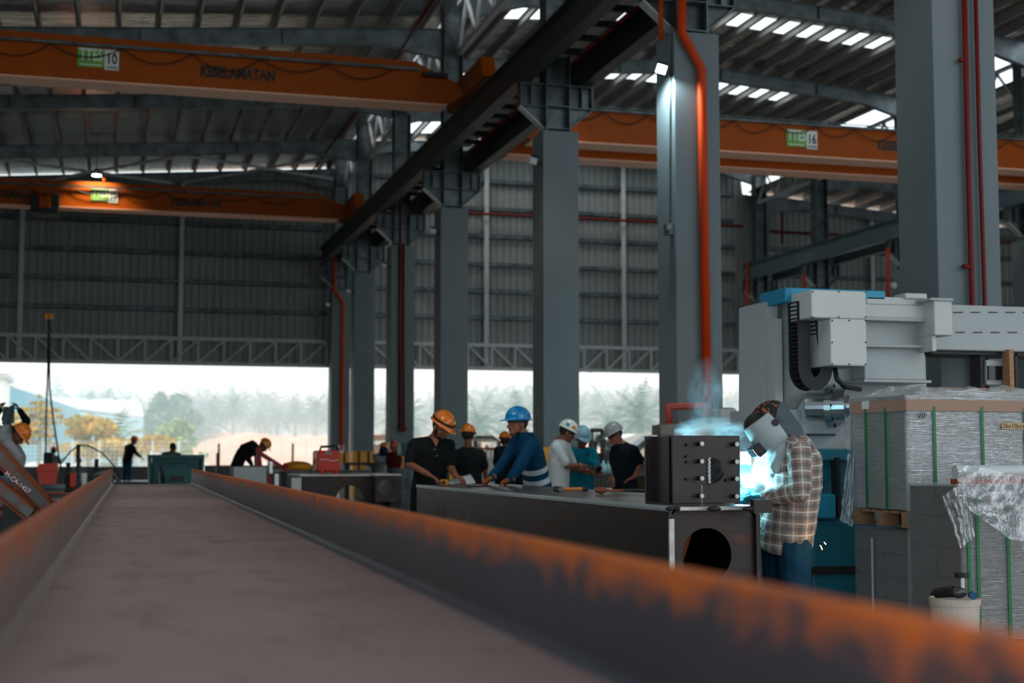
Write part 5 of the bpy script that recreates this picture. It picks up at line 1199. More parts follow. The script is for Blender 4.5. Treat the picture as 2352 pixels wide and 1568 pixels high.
# --- workers further away
def far(label, D, hat, shirt, trousers, Fv, group='workers in the background', zf=0.0, sleeve='long', vox=.022, s=1.0, Uv=None, **kw):
    J = joints(D, **kw); return person(label, J, shirt, trousers, SK3, hat, sleeve=sleeve, vox=vox, Fv=Fv, Uv=Uv, face=False, zf=zf, s=s), J
tt, J = far('bent man in pale shirt and orange helmet at the far left edge', 19.0, 'orange', cloth('pale_grey_shirt', 168, 168, 172), C_dk, dirv(.62, -.75, -.2), hd=(44, 1000), nk=(24, 1003), mid=(0, 1000), pel=(-48, 1050), shA=(18, 1018, -.16), shB=(22, 1012, .16), elA=(42, 1048, -.16), wrA=(36, 1078, -.1), elB=(50, 1046, .16), wrB=(48, 1078, .12), Uv=dirv(.7, .7, 0))
tt, J = far('man in dark navy top holding a grey rag up with both hands', 21.5, None, C_navy, C_dk, dirv(.05, 0, -1), hd=(16, 960), nk=(18, 978), pel=(15, 1066), shA=(-8, 990), shB=(44, 990), elA=(-14, 958), wrA=(0, 940, -.2), haA=(5, 928, -.24), elB=(62, 968), wrB=(45, 942, -.2), haB=(36, 928, -.24))
def rag(u, v): return P(7+27*u-2*v, 932+42*v+3*math.sin(u*5), D=21.22+.03*math.sin(u*9+v*4))
o = MB().grid(rag, 12, 12).build('cloth_rag', cloth('grey_green_rag', 92, 112, 110), smooth=True); tag(o, 'grey-green rag held up by the man in dark navy', 'rag'); o.modifiers.new('t', 'SOLIDIFY').thickness = .006
far('standing worker in dark shirt and orange helmet in front of the fence', 46.5, 'orange', C_black, C_jean, dirv(.8, -.3, .3), zf=.36, sleeve='long', vox=.03, hd=(308, 1012), nk=(301, 1020), pel=(292, 1056), shA=(290, 1026, .05), shB=(306, 1026, -.05), elA=(290, 1040, .1), wrA=(300, 1052, .1), elB=(313, 1041, -.1), wrB=(323, 1049, -.15))
far('worker sitting behind the green bin, head and shoulders showing', 34, None, cloth('grey_purple', 100, 100, 108), C_dk, dirv(.3, -.2, 1), hd=(398, 1027), nk=(394, 1038), pel=(390, 1092), shA=(376, 1044), shB=(410, 1044), elA=(374, 1068), wrA=(382, 1080), elB=(412, 1068), wrB=(404, 1080), s=.95)
tt, J = far('worker in black and dark blue bending over the red stand, yellow helmet', 30, 'yellow', C_black, C_dk, dirv(.7, -.72, -.1), hd=(606, 1024), nk=(593, 1029), mid=(566, 1028), pel=(546, 1064), shA=(586, 1036, -.15), shB=(590, 1034, .15), elA=(566, 1050, -.2), wrA=(578, 1066, -.1), elB=(590, 1056, .1), wrB=(588, 1068, .1), Uv=dirv(.72, .7, 0), vox=.02)
tt, J = far('small distant worker with a backpack and red helmet by the fence', 46, 'red', C_grey, C_dk, dirv(-.3, -.2, 1), vox=.03, hd=(123, 1036), nk=(120, 1044), pel=(119, 1078), shA=(111, 1050), shB=(130, 1050), elA=(109, 1066), wrA=(114, 1074), elB=(134, 1062), wrB=(140, 1056))
MB().obox(P(111, 1053, D=45.8), (.3, .2, .42)).build('backpack', M_black, tt, bevel=.05)
far('distant worker in grey with red helmet behind the upright pole', 45.5, 'red', C_grey, C_dk, dirv(.1, -.2, -1), vox=.03, hd=(181, 1061), nk=(181, 1069), pel=(181, 1104), shA=(171, 1075), shB=(191, 1075), elA=(168, 1090), wrA=(174, 1100), elB=(194, 1090), wrB=(188, 1100), s=.95)
tt, J = far('worker in grey shirt, yellow helmet and dark blue face cloth by the columns', 36, 'yellow', C_grey, C_grey, dirv(.85, -.3, -.3), vox=.02, hd=(882, 1031), nk=(876, 1041), pel=(869, 1088), shA=(862, 1047, -.1), shB=(880, 1047, .1), elA=(868, 1064, -.2), wrA=(888, 1062, -.2), elB=(884, 1062, .1), wrB=(894, 1060, .1))
MB().ell(P(881, 1036, D=35.9), (.12, .12, .13)).build('face_cloth', cloth('blue_face_cloth', 18, 40, 74), tt, smooth=True)
far('worker in maroon with red helmet beside the column with thin red pipes', 35, 'red', C_maroon, C_black, dirv(-.5, -.3, -.6), vox=.02, hd=(905, 1027), nk=(905, 1038), pel=(904, 1085), shA=(893, 1044), shB=(916, 1044), elA=(890, 1060), wrA=(898, 1072), elB=(919, 1060), wrB=(912, 1072))
far('worker in navy with orange helmet behind the blue coverall man, left one', 25, 'orange', C_navy, C_dk, dirv(.2, -.2, 1), vox=.02, hd=(1160, 1013), nk=(1161, 1025), pel=(1160, 1094), shA=(1143, 1034), shB=(1180, 1034), elA=(1139, 1060), wrA=(1146, 1080), elB=(1184, 1060), wrB=(1178, 1080))
far('worker in navy with orange helmet behind the blue coverall man, right one', 26, 'orange', C_navy, C_dk, dirv(.2, -.2, 1), vox=.02, hd=(1183, 1010), nk=(1184, 1022), pel=(1184, 1092), shA=(1168, 1030), shB=(1202, 1030), elA=(1166, 1056), wrA=(1170, 1076), elB=(1206, 1056), wrB=(1200, 1076))
# ================================================================== THINGS FURTHER BACK IN THE HALL
M_bin = mat('bin_green', rgb(8,82,84), .5, var=.25, scale=2)
M_red = mat('machine_red', rgb(206,52,24), .4, var=.12)
M_dred = mat('stand_red', rgb(150,26,30), .45)
def solo(name, label, cat, m, x0, y0, x1, y1, Y0, Y1, bevel=.01, zfloor=None):
    b = MB(); pbox(b, x0, y0, x1, y1, Y0, Y1)
    if zfloor is not None: b.v = [(v[0], v[1], zfloor if i < 4 else v[2]) for i, v in enumerate(b.v)]
    o = b.build(name, m, bevel=bevel); return tag(o, label, cat)
def Yof(px, D): return P(px, 1048, D=D).y
# green tipping bin and the smaller one in front of it
y = 25.0; t = thing('waste_skip', 'large dark green open steel bin beyond the end of the foreground beam', 'bin', P(405, 1110, Y=y)*1.0)
a = P(341, 1044, Y=y); b = P(470, 1044, Y=y); zt = a.z; y2 = y+.9
MB().hexa([(a.x+.06,y,0.05),(a.x+.1,y,0.05),(a.x+.1,y2,0.05),(a.x+.06,y2,0.05),(a.x,y,zt),(a.x+.05,y,zt),(a.x+.05,y2,zt),(a.x,y2,zt)]).build('side_wall', M_bin, t)
MB().hexa([(b.x-.1,y,0.05),(b.x-.06,y,0.05),(b.x-.06,y2,0.05),(b.x-.1,y2,0.05),(b.x-.05,y,zt),(b.x,y,zt),(b.x,y2,zt),(b.x-.05,y2,zt)]).build('side_wall', M_bin, t)
MB().box(a.x+.08, b.x-.08, y+.05, y+.09, 0.05, zt-.02).build('front_wall', M_bin, t); MB().box(a.x+.08, b.x-.08, y2-.05, y2, 0.05, zt).build('back_wall', M_bin, t)
MB().box(a.x+.05, b.x-.05, y, y+.06, zt-.06, zt).build('rim', M_bin, t); MB().box(a.x+.05, b.x-.05, y, y2, 0.0, .06).build('floor_plate', M_bin, t)
y = 22.5; t = thing('tipping_bin', 'smaller teal bin with a black liner in front of the green skip', 'bin', P(405, 1110, Y=y)*1.0)
a = P(368, 1074, Y=y); b = P(443, 1074, Y=y); zt = a.z
MB().box(a.x, b.x, y, y+.5, 0.0, zt).build('box', M_bin, t, bevel=.01)
MB().box(a.x+.14, b.x-.13, y-.01, y, zt-.21, zt-.12).build('fork_slot', M_black, t)
def liner(u, v): return V((a.x-.03+(b.x-a.x+.06)*u, y+.5*v, zt+.03+.05*math.sin(u*math.pi)+.02*noise.noise((u*8, v*5, 2))))
MB().grid(liner, 16, 6).build('bin_liner', M_cable, t, smooth=True)
MB().tube([P(368, 1072, Y=y-.02), P(372, 1090, Y=y-.03), P(376, 1108, Y=y-.03)], [.02,.035,.03], 6).build('hanging_liner', M_cable, t, smooth=True)
# red folding stand at the bent worker
t = thing('red_stand', 'dark red A-shaped lifting stand beside the bent worker', 'stand', P(600, 1110, Y=27)*1.0); y = 27.0
for p, q, w in (((594, 1034), (590, 1105), .07), ((594, 1034), (604, 1112), .06), ((590, 1036), (662, 1082), .08), ((618, 1060), (620, 1110), .06), ((588, 1068), (606, 1070), .03)):
    MB().beam(P(*p, Y=y), P(*q, Y=y), w, w, up=(0,1,0)).build('stand_bar', M_dred, t)
MB().cyl(P(594, 1034, Y=y-.08), P(594, 1034, Y=y+.08), .06).build('pivot', M_dred, t)
for p, q in (((590, 1105), (590, 1140)), ((604, 1112), (604, 1140)), ((620, 1110), (620, 1140))):
    a = P(*p, Y=y); MB().box(a.x-.03, a.x+.03, y-.03, y+.03, 0, a.z).build('foot', M_dred, t)
a = P(621, 1072, Y=y-.1); MB().cyl(a+V((0,0,-.12)), a+V((0,0,.1)), .05).build('hydraulic_rod', M_chrome, t)
# orange-red welding set standing on the box beams
y = 19.0; zb_ = P(800, 1091, Y=y).z
t = thing('welding_power_source', 'bright orange-red welding set with black handle standing on steel beams', 'welding set', P(755, 1091, Y=y)*1.0)
q = MB(); pbox(q, 729, 1034, 782, 1084, y, y+.5); q.build('case', M_red, t, bevel=.03)
q = MB(); pbox(q, 747, 1037, 763, 1043, y-.006, y); q.build('display', mat('grey_display', rgb(120,128,126), .3), t)
MB().tube([P(735, 1036, Y=y+.1), P(737, 1026, Y=y+.1), P(774, 1024, Y=y+.1), P(778, 1034, Y=y+.1)], .017, 8).build('handle', M_black, t, smooth=True)
for px in (740, 772):
    q = MB(); pbox(q, px-2, 1072, px+3, 1091, y-.02, y+.1); q.build('foot', M_red, t)
    q = MB(); pbox(q, px-2, 1084, px+3, 1091, y+.35, y+.45); q.build('foot', M_red, t)
MB().tube([P(736+6*i, 1056-2*math.sin(i), Y=y-.004) for i in range(8)], .004, 5).build('white_stripe', M_white, t)
o = MB().tube([P(730, 1036, Y=y+.2), P(722, 1060, Y=y+.2), P(712, 1085, Y=y+.2), P(708, 1094, Y=y+.1)], .008, 6).build('welding_cable', M_cable, smooth=True); tag(o, 'thin black cable hanging from the orange-red welding set', 'cable')
solo('black_bench', 'long black bench before the yellow column feet', 'bench', M_black, 790, 1062, 862, 1068, 34, 35)
for px in (796, 856):
    q = P(px, 1068, Y=34.2); MB().box(q.x-.06, q.x+.06, 34.1, 34.9, 0, q.z).build('leg', M_black, bpy.data.objects['black_bench'])
# steel box beams with round holes
def hole_beam(label, x0, x1, ytop, ybot, Y0, depth, hx, hy, hr_px, m=M_grd):
    t = thing('hollow_box_beam', label, 'steel beam', P((x0+x1)/2, ybot, Y=Y0)*1.0, 'hollow box beams in the middle distance')
    a = P(x0, (ytop+ybot)/2, Y=Y0); b = P(x1, (ytop+ybot)/2, Y=Y0); z1 = P((x0+x1)/2, ytop, Y=Y0).z; z0 = P((x0+x1)/2, ybot, Y=Y0).z
    c = P(hx, hy, Y=Y0); r = hr_px*(P(hx+1, hy, Y=Y0)-c).length
    n = 32; inn = []; out = []
    for i in range(n):
        an = 2*math.pi*i/n; cc, ss = math.cos(an), math.sin(an); inn.append((c.x+r*cc, c.z+r*ss)); k = min(((b.x-c.x) if cc > 0 else (c.x-a.x))/max(1e-6, abs(cc)), ((z1-c.z) if ss > 0 else (c.z-z0))/max(1e-6, abs(ss))); out.append((c.x+k*cc, c.z+k*ss))
    vs = [(x, Y0, z) for x, z in inn] + [(x, Y0, z) for x, z in out] + [(x, Y0+.02, z) for x, z in inn] + [(x, Y0+.02, z) for x, z in out]; fs = []
    for i in range(n):
        j = (i+1) % n; fs += [(i, j, n+j, n+i), (2*n+j, 2*n+i, 3*n+i, 3*n+j), (j, i, 2*n+i, 2*n+j), (n+i, n+j, 3*n+j, 3*n+i)]
    MB().add(vs, fs).build('end_plate', m, t)
    MB().box(a.x-.01, b.x+.02, Y0-.02, Y0+depth, z1, z1+.02).build('top_plate', M_edge, t); MB().box(a.x, a.x+.02, Y0+.02, Y0+depth, z0, z1).build('side_plate', m, t); MB().box(b.x-.02, b.x, Y0+.02, Y0+depth, z0, z1).build('side_plate', m, t); MB().box(a.x, b.x, Y0, Y0+depth, z0-.02, z0).build('bottom_plate', m, t)
    for px in (x0+10, x1-10):
        q = P(px, ybot, Y=Y0); MB().box(q.x-.05, q.x+.05, Y0+.1, Y0+depth-.1, 0, z0-.02).build('support_leg', M_black, t)
hole_beam('dark hollow steel beam with a large round hole under the welding set', 690, 858, 1093, 1160, 18.6, 1.4, 803, 1146, 31)
hole_beam('dark hollow steel beam end with a round hole left of the man in black', 862, 918, 1092, 1148, 18.3, 1.4, 887, 1120, 19)
solo('grey_steel_block', 'pale grey steel block behind the foreground beam, under the bent worker', 'block', M_trim, 536, 1072, 612, 1120, 23.5, 24.2, zfloor=0)
t = solo('zinc_plate', 'bright zinc plate standing against the hollow beam', 'plate', M_trim, 670, 1097, 692, 1118, 18.4, 18.45, 0, 0)
t = solo('white_block', 'small bright block in front of the hollow beam', 'block', M_white, 632, 1088, 640, 1112, 18.5, 18.6, 0, 0)
o = MB().ell(P(683, 1073, Y=29), (.33, .3, .13)).build('yellow_tarpaulin', M_yellow, smooth=True); tag(o, 'rounded yellow cover behind the red stand', 'cover')
solo('long_plate_table', 'long low steel table under the yellow cover', 'table', M_steel, 640, 1080, 850, 1086, 28.6, 29.6)
b = MB(); 
for px in (650, 840): 
    q = P(px, 1086, Y=28.8); bpy.data.objects['long_plate_table']; MB().box(q.x-.05, q.x+.05, 28.7, 29.5, 0, q.z).build('leg', M_dark, bpy.data.objects['long_plate_table'])
MB().tube([P(650, 1072, Y=26.95), P(654, 1066, Y=26.8), P(662, 1070, Y=26.75)], .03, 6).build('red_rag', M_red, bpy.data.objects['red_stand'])
# grey drum-like casing behind the man in black, clutter between the columns
o = MB().cyl(V((P(925, 1075, Y=21).x, 21, 0)), P(925, 1075, Y=21), .26, n=24).build('steel_drum', M_steel); o.location.z = 0; tag(o, 'grey steel drum left of the man in black', 'drum')
wf = thing('wire_feeder', 'teal wire feeder on a post in front of the column with thin red pipes', 'wire feeder', P(930, 1100, Y=27)*1.0)
q = MB(); pbox(q, 922, 1017, 946, 1046, 27, 27.4); q.build('case', M_bin, wf, bevel=.02)
q = MB(); pbox(q, 930, 1046, 937, 1100, 27.1, 27.25); q.build('post', M_black, wf); q = P(933, 1110, Y=27.1); MB().box(q.x-.25, q.x+.25, 26.9, 27.4, 0, .08).box(q.x-.05, q.x+.05, 27.1, 27.2, .08, P(933, 1098, Y=27.1).z).build('base', M_black, wf)
o = MB().cyl(P(926, 984, Y=37.28), P(926, 984, Y=37.12), .09, n=16).build('valve_wheel', M_dredpipe); tag(o, 'round red valve on the pipe of the fifth column', 'valve')
solo('column_notice', 'small white notice on the last column beside the orange pipe', 'notice', M_white, 776, 1022, 790, 1040, 47.9, 47.99, 0)
def rack(label, Y0, x0, x1, y0, y1, m, name='steel_rack', cat='rack'):
    t = thing(name, label, cat, P((x0+x1)/2, y1, Y=Y0)*1.0); w = .07
    for px in (x0, x1): 
        a = P(px, y0, Y=Y0); MB().box(a.x-w/2, a.x+w/2, Y0-w/2, Y0+w/2, 0, a.z).build('post', m, t)
    MB().beam(P(x0, y0, Y=Y0), P(x1, y0, Y=Y0), w, w).build('top_bar', m, t); MB().beam(P(x0, (y0+y1)/2, Y=Y0), P(x1, (y0+y1)/2, Y=Y0), w, w).build('middle_bar', m, t); return t
rack('dark steel door-shaped frame between the men in teal and navy', 24, 1357, 1384, 988, 1110, M_black, 'portal_frame', 'frame')
rack('low dark steel rack behind the man in white', 27, 1250, 1500, 1052, 1110, M_dark)
solo('dark_work_table', 'dark cluttered work table behind the talking men', 'table', M_dark, 1330, 1088, 1520, 1094, 21.3, 22.3)
for px in (1338, 1505):
    q = P(px, 1094, Y=21.5); MB().box(q.x-.05, q.x+.05, 21.4, 22.2, 0, q.z).build('leg', M_dark, bpy.data.objects['dark_work_table'])
for i, (px, py0, lb) in enumerate(((1386, 1056, 'pale blue bottle on the dark table, left one'), (1399, 1058, 'pale blue bottle on the dark table, right one'))):
    q = P(px, 1088, Y=21.7); r = .055; MB
    o = MB().loft([[(q.x+k*math.cos(a), 21.7+k*math.sin(a), z) for a in [2*math.pi*j/14 for j in range(14)]] for k, z in ((r, q.z), (r, q.z+.14), (r*.4, q.z+.18), (r*.4, q.z+.215))]).build('bottle', mat('pale_blue_bottle', rgb(150,196,208), .3), smooth=True); tag(o, lb, 'bottle')
for i, (x0, x1, y0, lb) in enumerate(((1385, 1410, 1040, 'black box on the dark table beside the navy tee'), (1345, 1380, 1066, 'brown crate on the dark table beside the teal polo'))):
    q = MB(); pbox(q, x0, y0, x1, 1088, 21.8, 22.2); o = q.build('tool_box', M_black if i == 0 else M_hr, bevel=.01); tag(o, lb, 'box')
solo('pale_machine', 'pale grey machine block behind the black polo', 'machine', M_trim, 1108, 1050, 1145, 1110, 26, 26.6, zfloor=0)
rk = thing('pipe_rack', 'rack of pale steel tubes between the black polo and the coverall', 'rack', P(1120, 1060, Y=34)*1.0)
for px in range(1092, 1146, 9): 
    a = P(px, 1026, Y=34+px*.003); MB().box(a.x-.04, a.x+.04, a.y, a.y+.08, 0, a.z+.1*math.sin(px)).build('tube', M_trim, rk)
MB().beam(P(1090, 1030, Y=33.9), P(1146, 1030, Y=33.9), .06, .06).build('cross_bar', M_hr, rk)
# left: red box on a cart, foil bag, poles, hoses
y = 21.0; ct = thing('service_cart', 'grey wheeled cart under the red box at the left', 'cart', P(118, 1140, Y=y)*1.0)
q = MB(); pbox(q, 92, 1113, 150, 1122, y, y+.5); q.build('deck', M_steel, ct)
for px in (100, 143):
    c = P(px, 1134, Y=y+.1); c.z = .1; MB().cyl(c, c+V((0,.08,0)), .1, n=16).build('wheel', M_cable, ct); MB().box(c.x-.03, c.x+.03, c.y+.1, c.y+.16, .1, P(px, 1122, Y=y).z).build('leg', M_steel, ct)
rb = thing('red_tool_bin', 'red sloping-lid box standing at the far left', 'box', P(110, 1112, Y=y)*1.0)
a = [P(x, yy, Y=y) for x, yy in ((90, 1112), (128, 1112), (134, 1068), (84, 1080))]
MB().prism([P(90, 1112, Y=y), P(128, 1112, Y=y), P(132, 1082, Y=y), P(86, 1082, Y=y)], (0, .35, 0)).build('body', M_red, rb)
MB().prism([P(83, 1082, Y=y-.02), P(133, 1081, Y=y-.02), P(131, 1063, Y=y-.02), P(90, 1065, Y=y-.02)], (0, .39, 0)).build('lid', M_red, rb)
solo('compressor', 'black compressor on the floor beside the red box', 'compressor', M_cable, 148, 1084, 176, 1120, 22, 22.5, .03)
solo('red_motor', 'small red motor behind the left flange of the beam', 'motor', M_red, 160, 1086, 174, 1119, 21.75, 21.95, .01)
solo('motor_table', 'low dark table carrying the compressor', 'table', M_black, 140, 1120, 240, 1128, 21.5, 23.2, .01)
q = P(190, 1128, Y=22); MB().box(q.x-.6, q.x+.6, 21.6, 23.1, 0, q.z).build('body', M_black, bpy.data.objects['motor_table'])
for px, y0, lb in ((180, 1020, 'tall dark pole standing behind the left flange'), (222, 1054, 'short grey pole standing behind the left flange'), (157, 1062, 'thin short pole beside the red box')):
    a = P(px, y0, Y=23.5); o = MB().cyl((a.x, a.y, 0), (a.x, a.y, a.z-.25), .022, n=8).cyl((a.x, a.y, a.z-.25), a, .032, n=8).build('upright_pole', M_dark); tag(o, lb, 'pole')
a = P(193, 1086, Y=22.2); o = MB().cyl((a.x, a.y, P(193, 1120, Y=22.2).z), a, .045, n=12).build('gas_bottle', M_white, smooth=False); tag(o, 'small white cylinder behind the left flange', 'cylinder')
o = MB().tube([P(139, 1066, Y=23), P(160, 1038, Y=23), P(182, 1022, Y=23), P(205, 1024, Y=23), P(235, 1040, Y=23), P(262, 1070, Y=23), P(275, 1094, Y=23), P(277, 1120, Y=23)], .012, 6).build('air_hose', M_cable, smooth=True); tag(o, 'thin dark hose arching between pole and beam end', 'hose')
o = MB().tube([P(205, 1100, Y=20), P(225, 1088, Y=20), P(248, 1083, Y=20), P(264, 1090, Y=20), P(273, 1106, Y=20), P(274, 1120, Y=20), P(274, 1244, Y=20)], .03, 8).build('corrugated_hose', M_steel, smooth=True); tag(o, 'grey curved hose at the far end of the left flange', 'hose')
def foilbag(u, v): return P(8+52*u, 1112+16*v-3*math.sin(u*3), D=13.2+.1*noise.noise((u*6, v*5, 2))+.1*v*-1)
o = MB().grid(foilbag, 16, 10).build('foil_bag', M_drape, smooth=True); tag(o, 'crumpled clear plastic bag behind the leaning beams', 'bag'); 
solo('teal_crate', 'dark teal crate behind the leaning beams at the left edge', 'crate', M_teal, -60, 1094, 30, 1170, 13.4, 13.9, zfloor=0)
solo('bag_table', 'low steel table under the plastic bag', 'table', M_dark, 8, 1130, 66, 1140, 13.1, 13.38, zfloor=0)
solo('floor_plate', 'dark steel plate stack the standing worker stands on', 'plate', M_dark, 262, 1106, 345, 1112, 46.0, 49, zfloor=0)
o = bpy.data.objects['floor_plate']; 
# ================================================================== OUTSIDE
M_dirt = mat('pale_dirt', rgb(206,190,170), .95, col2=rgb(176,170,140), scale=.12, bump=.1)
M_earth = mat('red_earth', rgb(222,142,108), .95, col2=rgb(236,190,160), scale=.25, bump=.2)
g = MB(); g.add([(-220, YW+1.5, -.08), (330, YW+1.5, -.08), (330, 420, -.08), (-220, 420, -.08)], [(0,1,2,3)])
tag(g.build('ground', M_dirt), kind='structure')
g = MB(); g.box(-12, 45, YW+1.5, YW+4, -.15, -.001); tag(g.build('floor_apron', M_floor), kind='structure')
o = MB().box(-40, P(335, 1075, Y=54).x+.2, 54, 54.2, -.1, P(200, 1071, Y=54).z).build('low_wall', M_dark); tag(o, 'dark low wall outside the left door, left stretch', 'wall')
o = MB().box(P(470, 1075, Y=54).x, 60, 54, 54.2, -.1, P(600, 1068, Y=54).z).build('low_wall', M_dark); tag(o, 'dark low wall outside the doors, right stretch', 'wall')
# mesh fence
fy = 74.0; zt = P(300, 1014, Y=fy).z; x0f = P(40, 1040, Y=fy).x; x1f = P(760, 1040, Y=fy).x
fn = thing('mesh_fence', 'pale welded-mesh fence across the yard outside the left door', 'fence', ((x0f+x1f)/2, fy, 0)); M_fence = mat('fence_white', rgb(214,220,222), .5)
n = 12
for i in range(n+1):
    x = x0f+(x1f-x0f)*i/n; MB().box(x-.04, x+.04, fy, fy+.08, -.08, zt+.05).build('fence_post', M_fence, fn)
wires = MB()
k = int((x1f-x0f)/.2)
for i in range(k): x = x0f+i*.2; wires.box(x-.006, x+.006, fy-.01, fy, 0, zt)
for i in range(11): z = zt*i/10; wires.box(x0f, x1f, fy-.01, fy, z-.008, z+.008)
w = wires.build('wire_mesh', M_fence, fn); w['kind'] = 'stuff'
for px, y0, lb in ((503, 1018, 'left thin post before the earth bank'), (673, 1018, 'right thin post before the earth bank')):
    a = P(px, y0, Y=56); o = MB().box(a.x-.04, a.x+.04, 56, 56.08, -.08, a.z).build('yard_post', M_dark); tag(o, lb, 'post')
solo('dark_bollard', 'dark square bollard outside beside the green bin', 'bollard', M_black, 497, 1040, 505, 1085, 52.5, 52.7, 0, 0)
# earth bank carrying the palms
def bank(u, v):
    x = 3+200*u; s_ = min(1, v*3.2); yy = 105+90*v + 4*noise.noise((x*.05, 0, 3))
    z = -.1 + (3.4*s_*s_*(3-2*s_)) * (.2+.8*min(1, max(0, (x-3)/8))) + (.8*noise.noise((x*.13, v*4, 7)) if s_ > .1 else 0)
    return (x, yy, z)
tag(MB().grid(bank, 90, 24).build('earth_bank', M_earth, smooth=True), 'red earth bank rising behind the fence', 'earth bank')
def white_rubble(u, v): x = P(60+680*u, 1048, Y=84).x; return (x, 82+5*v, -.1+(.9+.6*noise.noise((x*.4, 0, 1)))*math.sin(v*math.pi)+.1*noise.noise((x*2, v*6, 4)))
tag(MB().grid(white_rubble, 90, 10).build('rubble_heap', mat('pale_rubble', rgb(232,228,220), .95, var=.2, scale=1.5, bump=.4), smooth=True), 'long pale rubble heap behind the mesh fence', 'rubble')
# vegetation
M_trunk = mat('palm_trunk', rgb(150,140,124), .9, var=.3, scale=3)
def leafmat(n, a, b): return mat(n, rgb(*a), .7, col2=rgb(*b), scale=1.3, spec=.2)
M_palm = leafmat('palm_frond', (92,112,92), (58,84,78)); M_coco = leafmat('coconut_frond', (150,158,98), (96,116,80)); M_yel = leafmat('yellow_leaf', (222,178,74), (150,140,64)); M_grn = leafmat('grey_green_leaf', (130,146,118), (92,116,106)); M_lime = leafmat('lime_leaf', (176,184,112), (120,140,96))
def frond(mb, base, az, el, L_, w, droop, rnd, nl=13):
    d = V((math.cos(az)*math.cos(el), math.sin(az)*math.cos(el), math.sin(el))); p = V(base); pts = []
    for i in range(nl+1):
        pts.append(p.copy()); d = (d + V((0,0,-droop/nl))).normalized(); p = p + d*(L_/nl)
    side = V((-math.sin(az), math.cos(az), 0))
    for i in range(1, nl):
        ww = w*math.sin(math.pi*min(1, (i+.6)/nl*.94))+.05; t = (pts[i+1]-pts[i]); 
        for s_ in (-1, 1):
            e = pts[i] + side*s_*ww*(.8+.3*rnd.random()) + t*1.3 + V((0,0,-.32*ww*(.6+.8*rnd.random())))
            mb.add([pts[i]-t*.28, pts[i]+t*.28, e], [(0,1,2)])
    mb.tube(pts[::3]+[pts[-1]], [.05*w, .04*w]+[.02*w]*(len(pts[::3])-1), 4)
def palm_mesh(seed, n, L_, w, th, up=(1.35, -.35), tr=.28):
    r = random.Random(seed); c = MB()
    for i in range(n):
        u = i/n; frond(c, (0, 0, th), i*2.399963+r.random()*.3, up[0]+(up[1]-up[0])*u + r.uniform(-.1,.1), L_*r.uniform(.85,1.1), w, r.uniform(1.2,1.9), r)
    t = MB().loft([[(q*math.cos(a), q*math.sin(a), z) for a in [2*math.pi*j/9 for j in range(9)]] for q, z in ((tr*1.3, -.3), (tr, th*.3), (tr*.95, th*.8), (tr*1.25, th))])
    return c, t
variants = []
for sd, n, L_, w, th in ((1, 30, 3.9, .85, 4.6), (2, 34, 4.3, .9, 5.6), (3, 28, 3.6, .8, 3.8)):
    c, t = palm_mesh(sd, n, L_, w, th); variants.append((c.mesh('crown', M_palm), t.mesh('trunk', M_trunk), th))
rp = random.Random(11); spots = []
def add_palm(px, D, ztop, zg, v, row=3):
    cm, tm, th = variants[v]; p = P(px, 1048, D=D); s_ = (ztop-zg)/(th+2.3)
    o = bpy.data.objects.new('oil_palm', None); COL.objects.link(o); o.location = (p.x, p.y, zg); o.rotation_euler.z = rp.random()*6.28; o.scale = (s_, s_, s_)
    gap = 'through the left door' if px < 770 else 'left of the man in black' if px < 1000 else 'behind the blue helmet' if px < 1240 else 'behind the talking men' if px < 1540 else 'right of the bolted box'
    tag(o, 'hazy oil palm of the %s row, seen %s' % (('front', 'middle', 'back', 'nearest loose')[row], gap), 'palm tree', 'oil palms beyond the yard')
    for nm, me in (('crown', cm), ('trunk', tm)):
        q = bpy.data.objects.new(nm, me); COL.objects.link(q); q.parent = o
def treetop(px): # plantation skyline in the photo
    xs = [(-60,905),(100,900),(340,908),(470,902),(600,906),(760,905),(870,902),(960,900),(1075,893),(1130,880),(1180,890),(1230,884),(1330,893),(1400,880),(1460,886),(1530,884),(1680,876),(1730,884),(1800,886)]
    for (a, ya), (b, yb) in zip(xs, xs[1:]):
        if a <= px <= b: return ya+(yb-ya)*(px-a)/(b-a)
    return 900
px = 60.0
while px < 1790:
    if not (1540 < px < 1655):
        for D, back in ((150, 0), (185, 1), (225, 2)):
            q = px + rp.uniform(-14, 14); zt = P(q, treetop(q)+rp.uniform(-2, 14)+back*-1+(10 if back == 0 else 0), D=D).z
            if 640 < q < 0: continue
            D2 = D*rp.uniform(.95, 1.05); pp = P(q, 1048, D=D2); add_palm(q, D2, zt, (2.9 if pp.x > 9 and pp.y < 193 else -.1), rp.randrange(3), back)
    px += 44
for px, D, ytop in ((1470, 95, 905), (1405, 105, 915), (1100, 100, 915), (1190, 108, 918), (930, 105, 925)):
    add_palm(px, D, P(px, ytop, D=D).z, -.1, rp.randrange(3))
c, t = palm_mesh(9, 17, 2.9, .62, 1.5, up=(1.45, .05), tr=.22); cp = P(262, 1040, D=80)
cp.z = 1.3; o = thing('coconut_palm', 'young coconut palm with arching fronds behind the fence', 'palm tree', (cp.x, cp.y, -.1))
for nm, b, m in (('crown', c, M_coco), ('trunk', t, M_trunk)):
    q = b.build(nm, m, o); q.location = (cp.x-o.location.x, cp.y-o.location.y, .1); q.matrix_parent_inverse = Matrix.Identity(4); q.scale = (1, 1, 1.15)
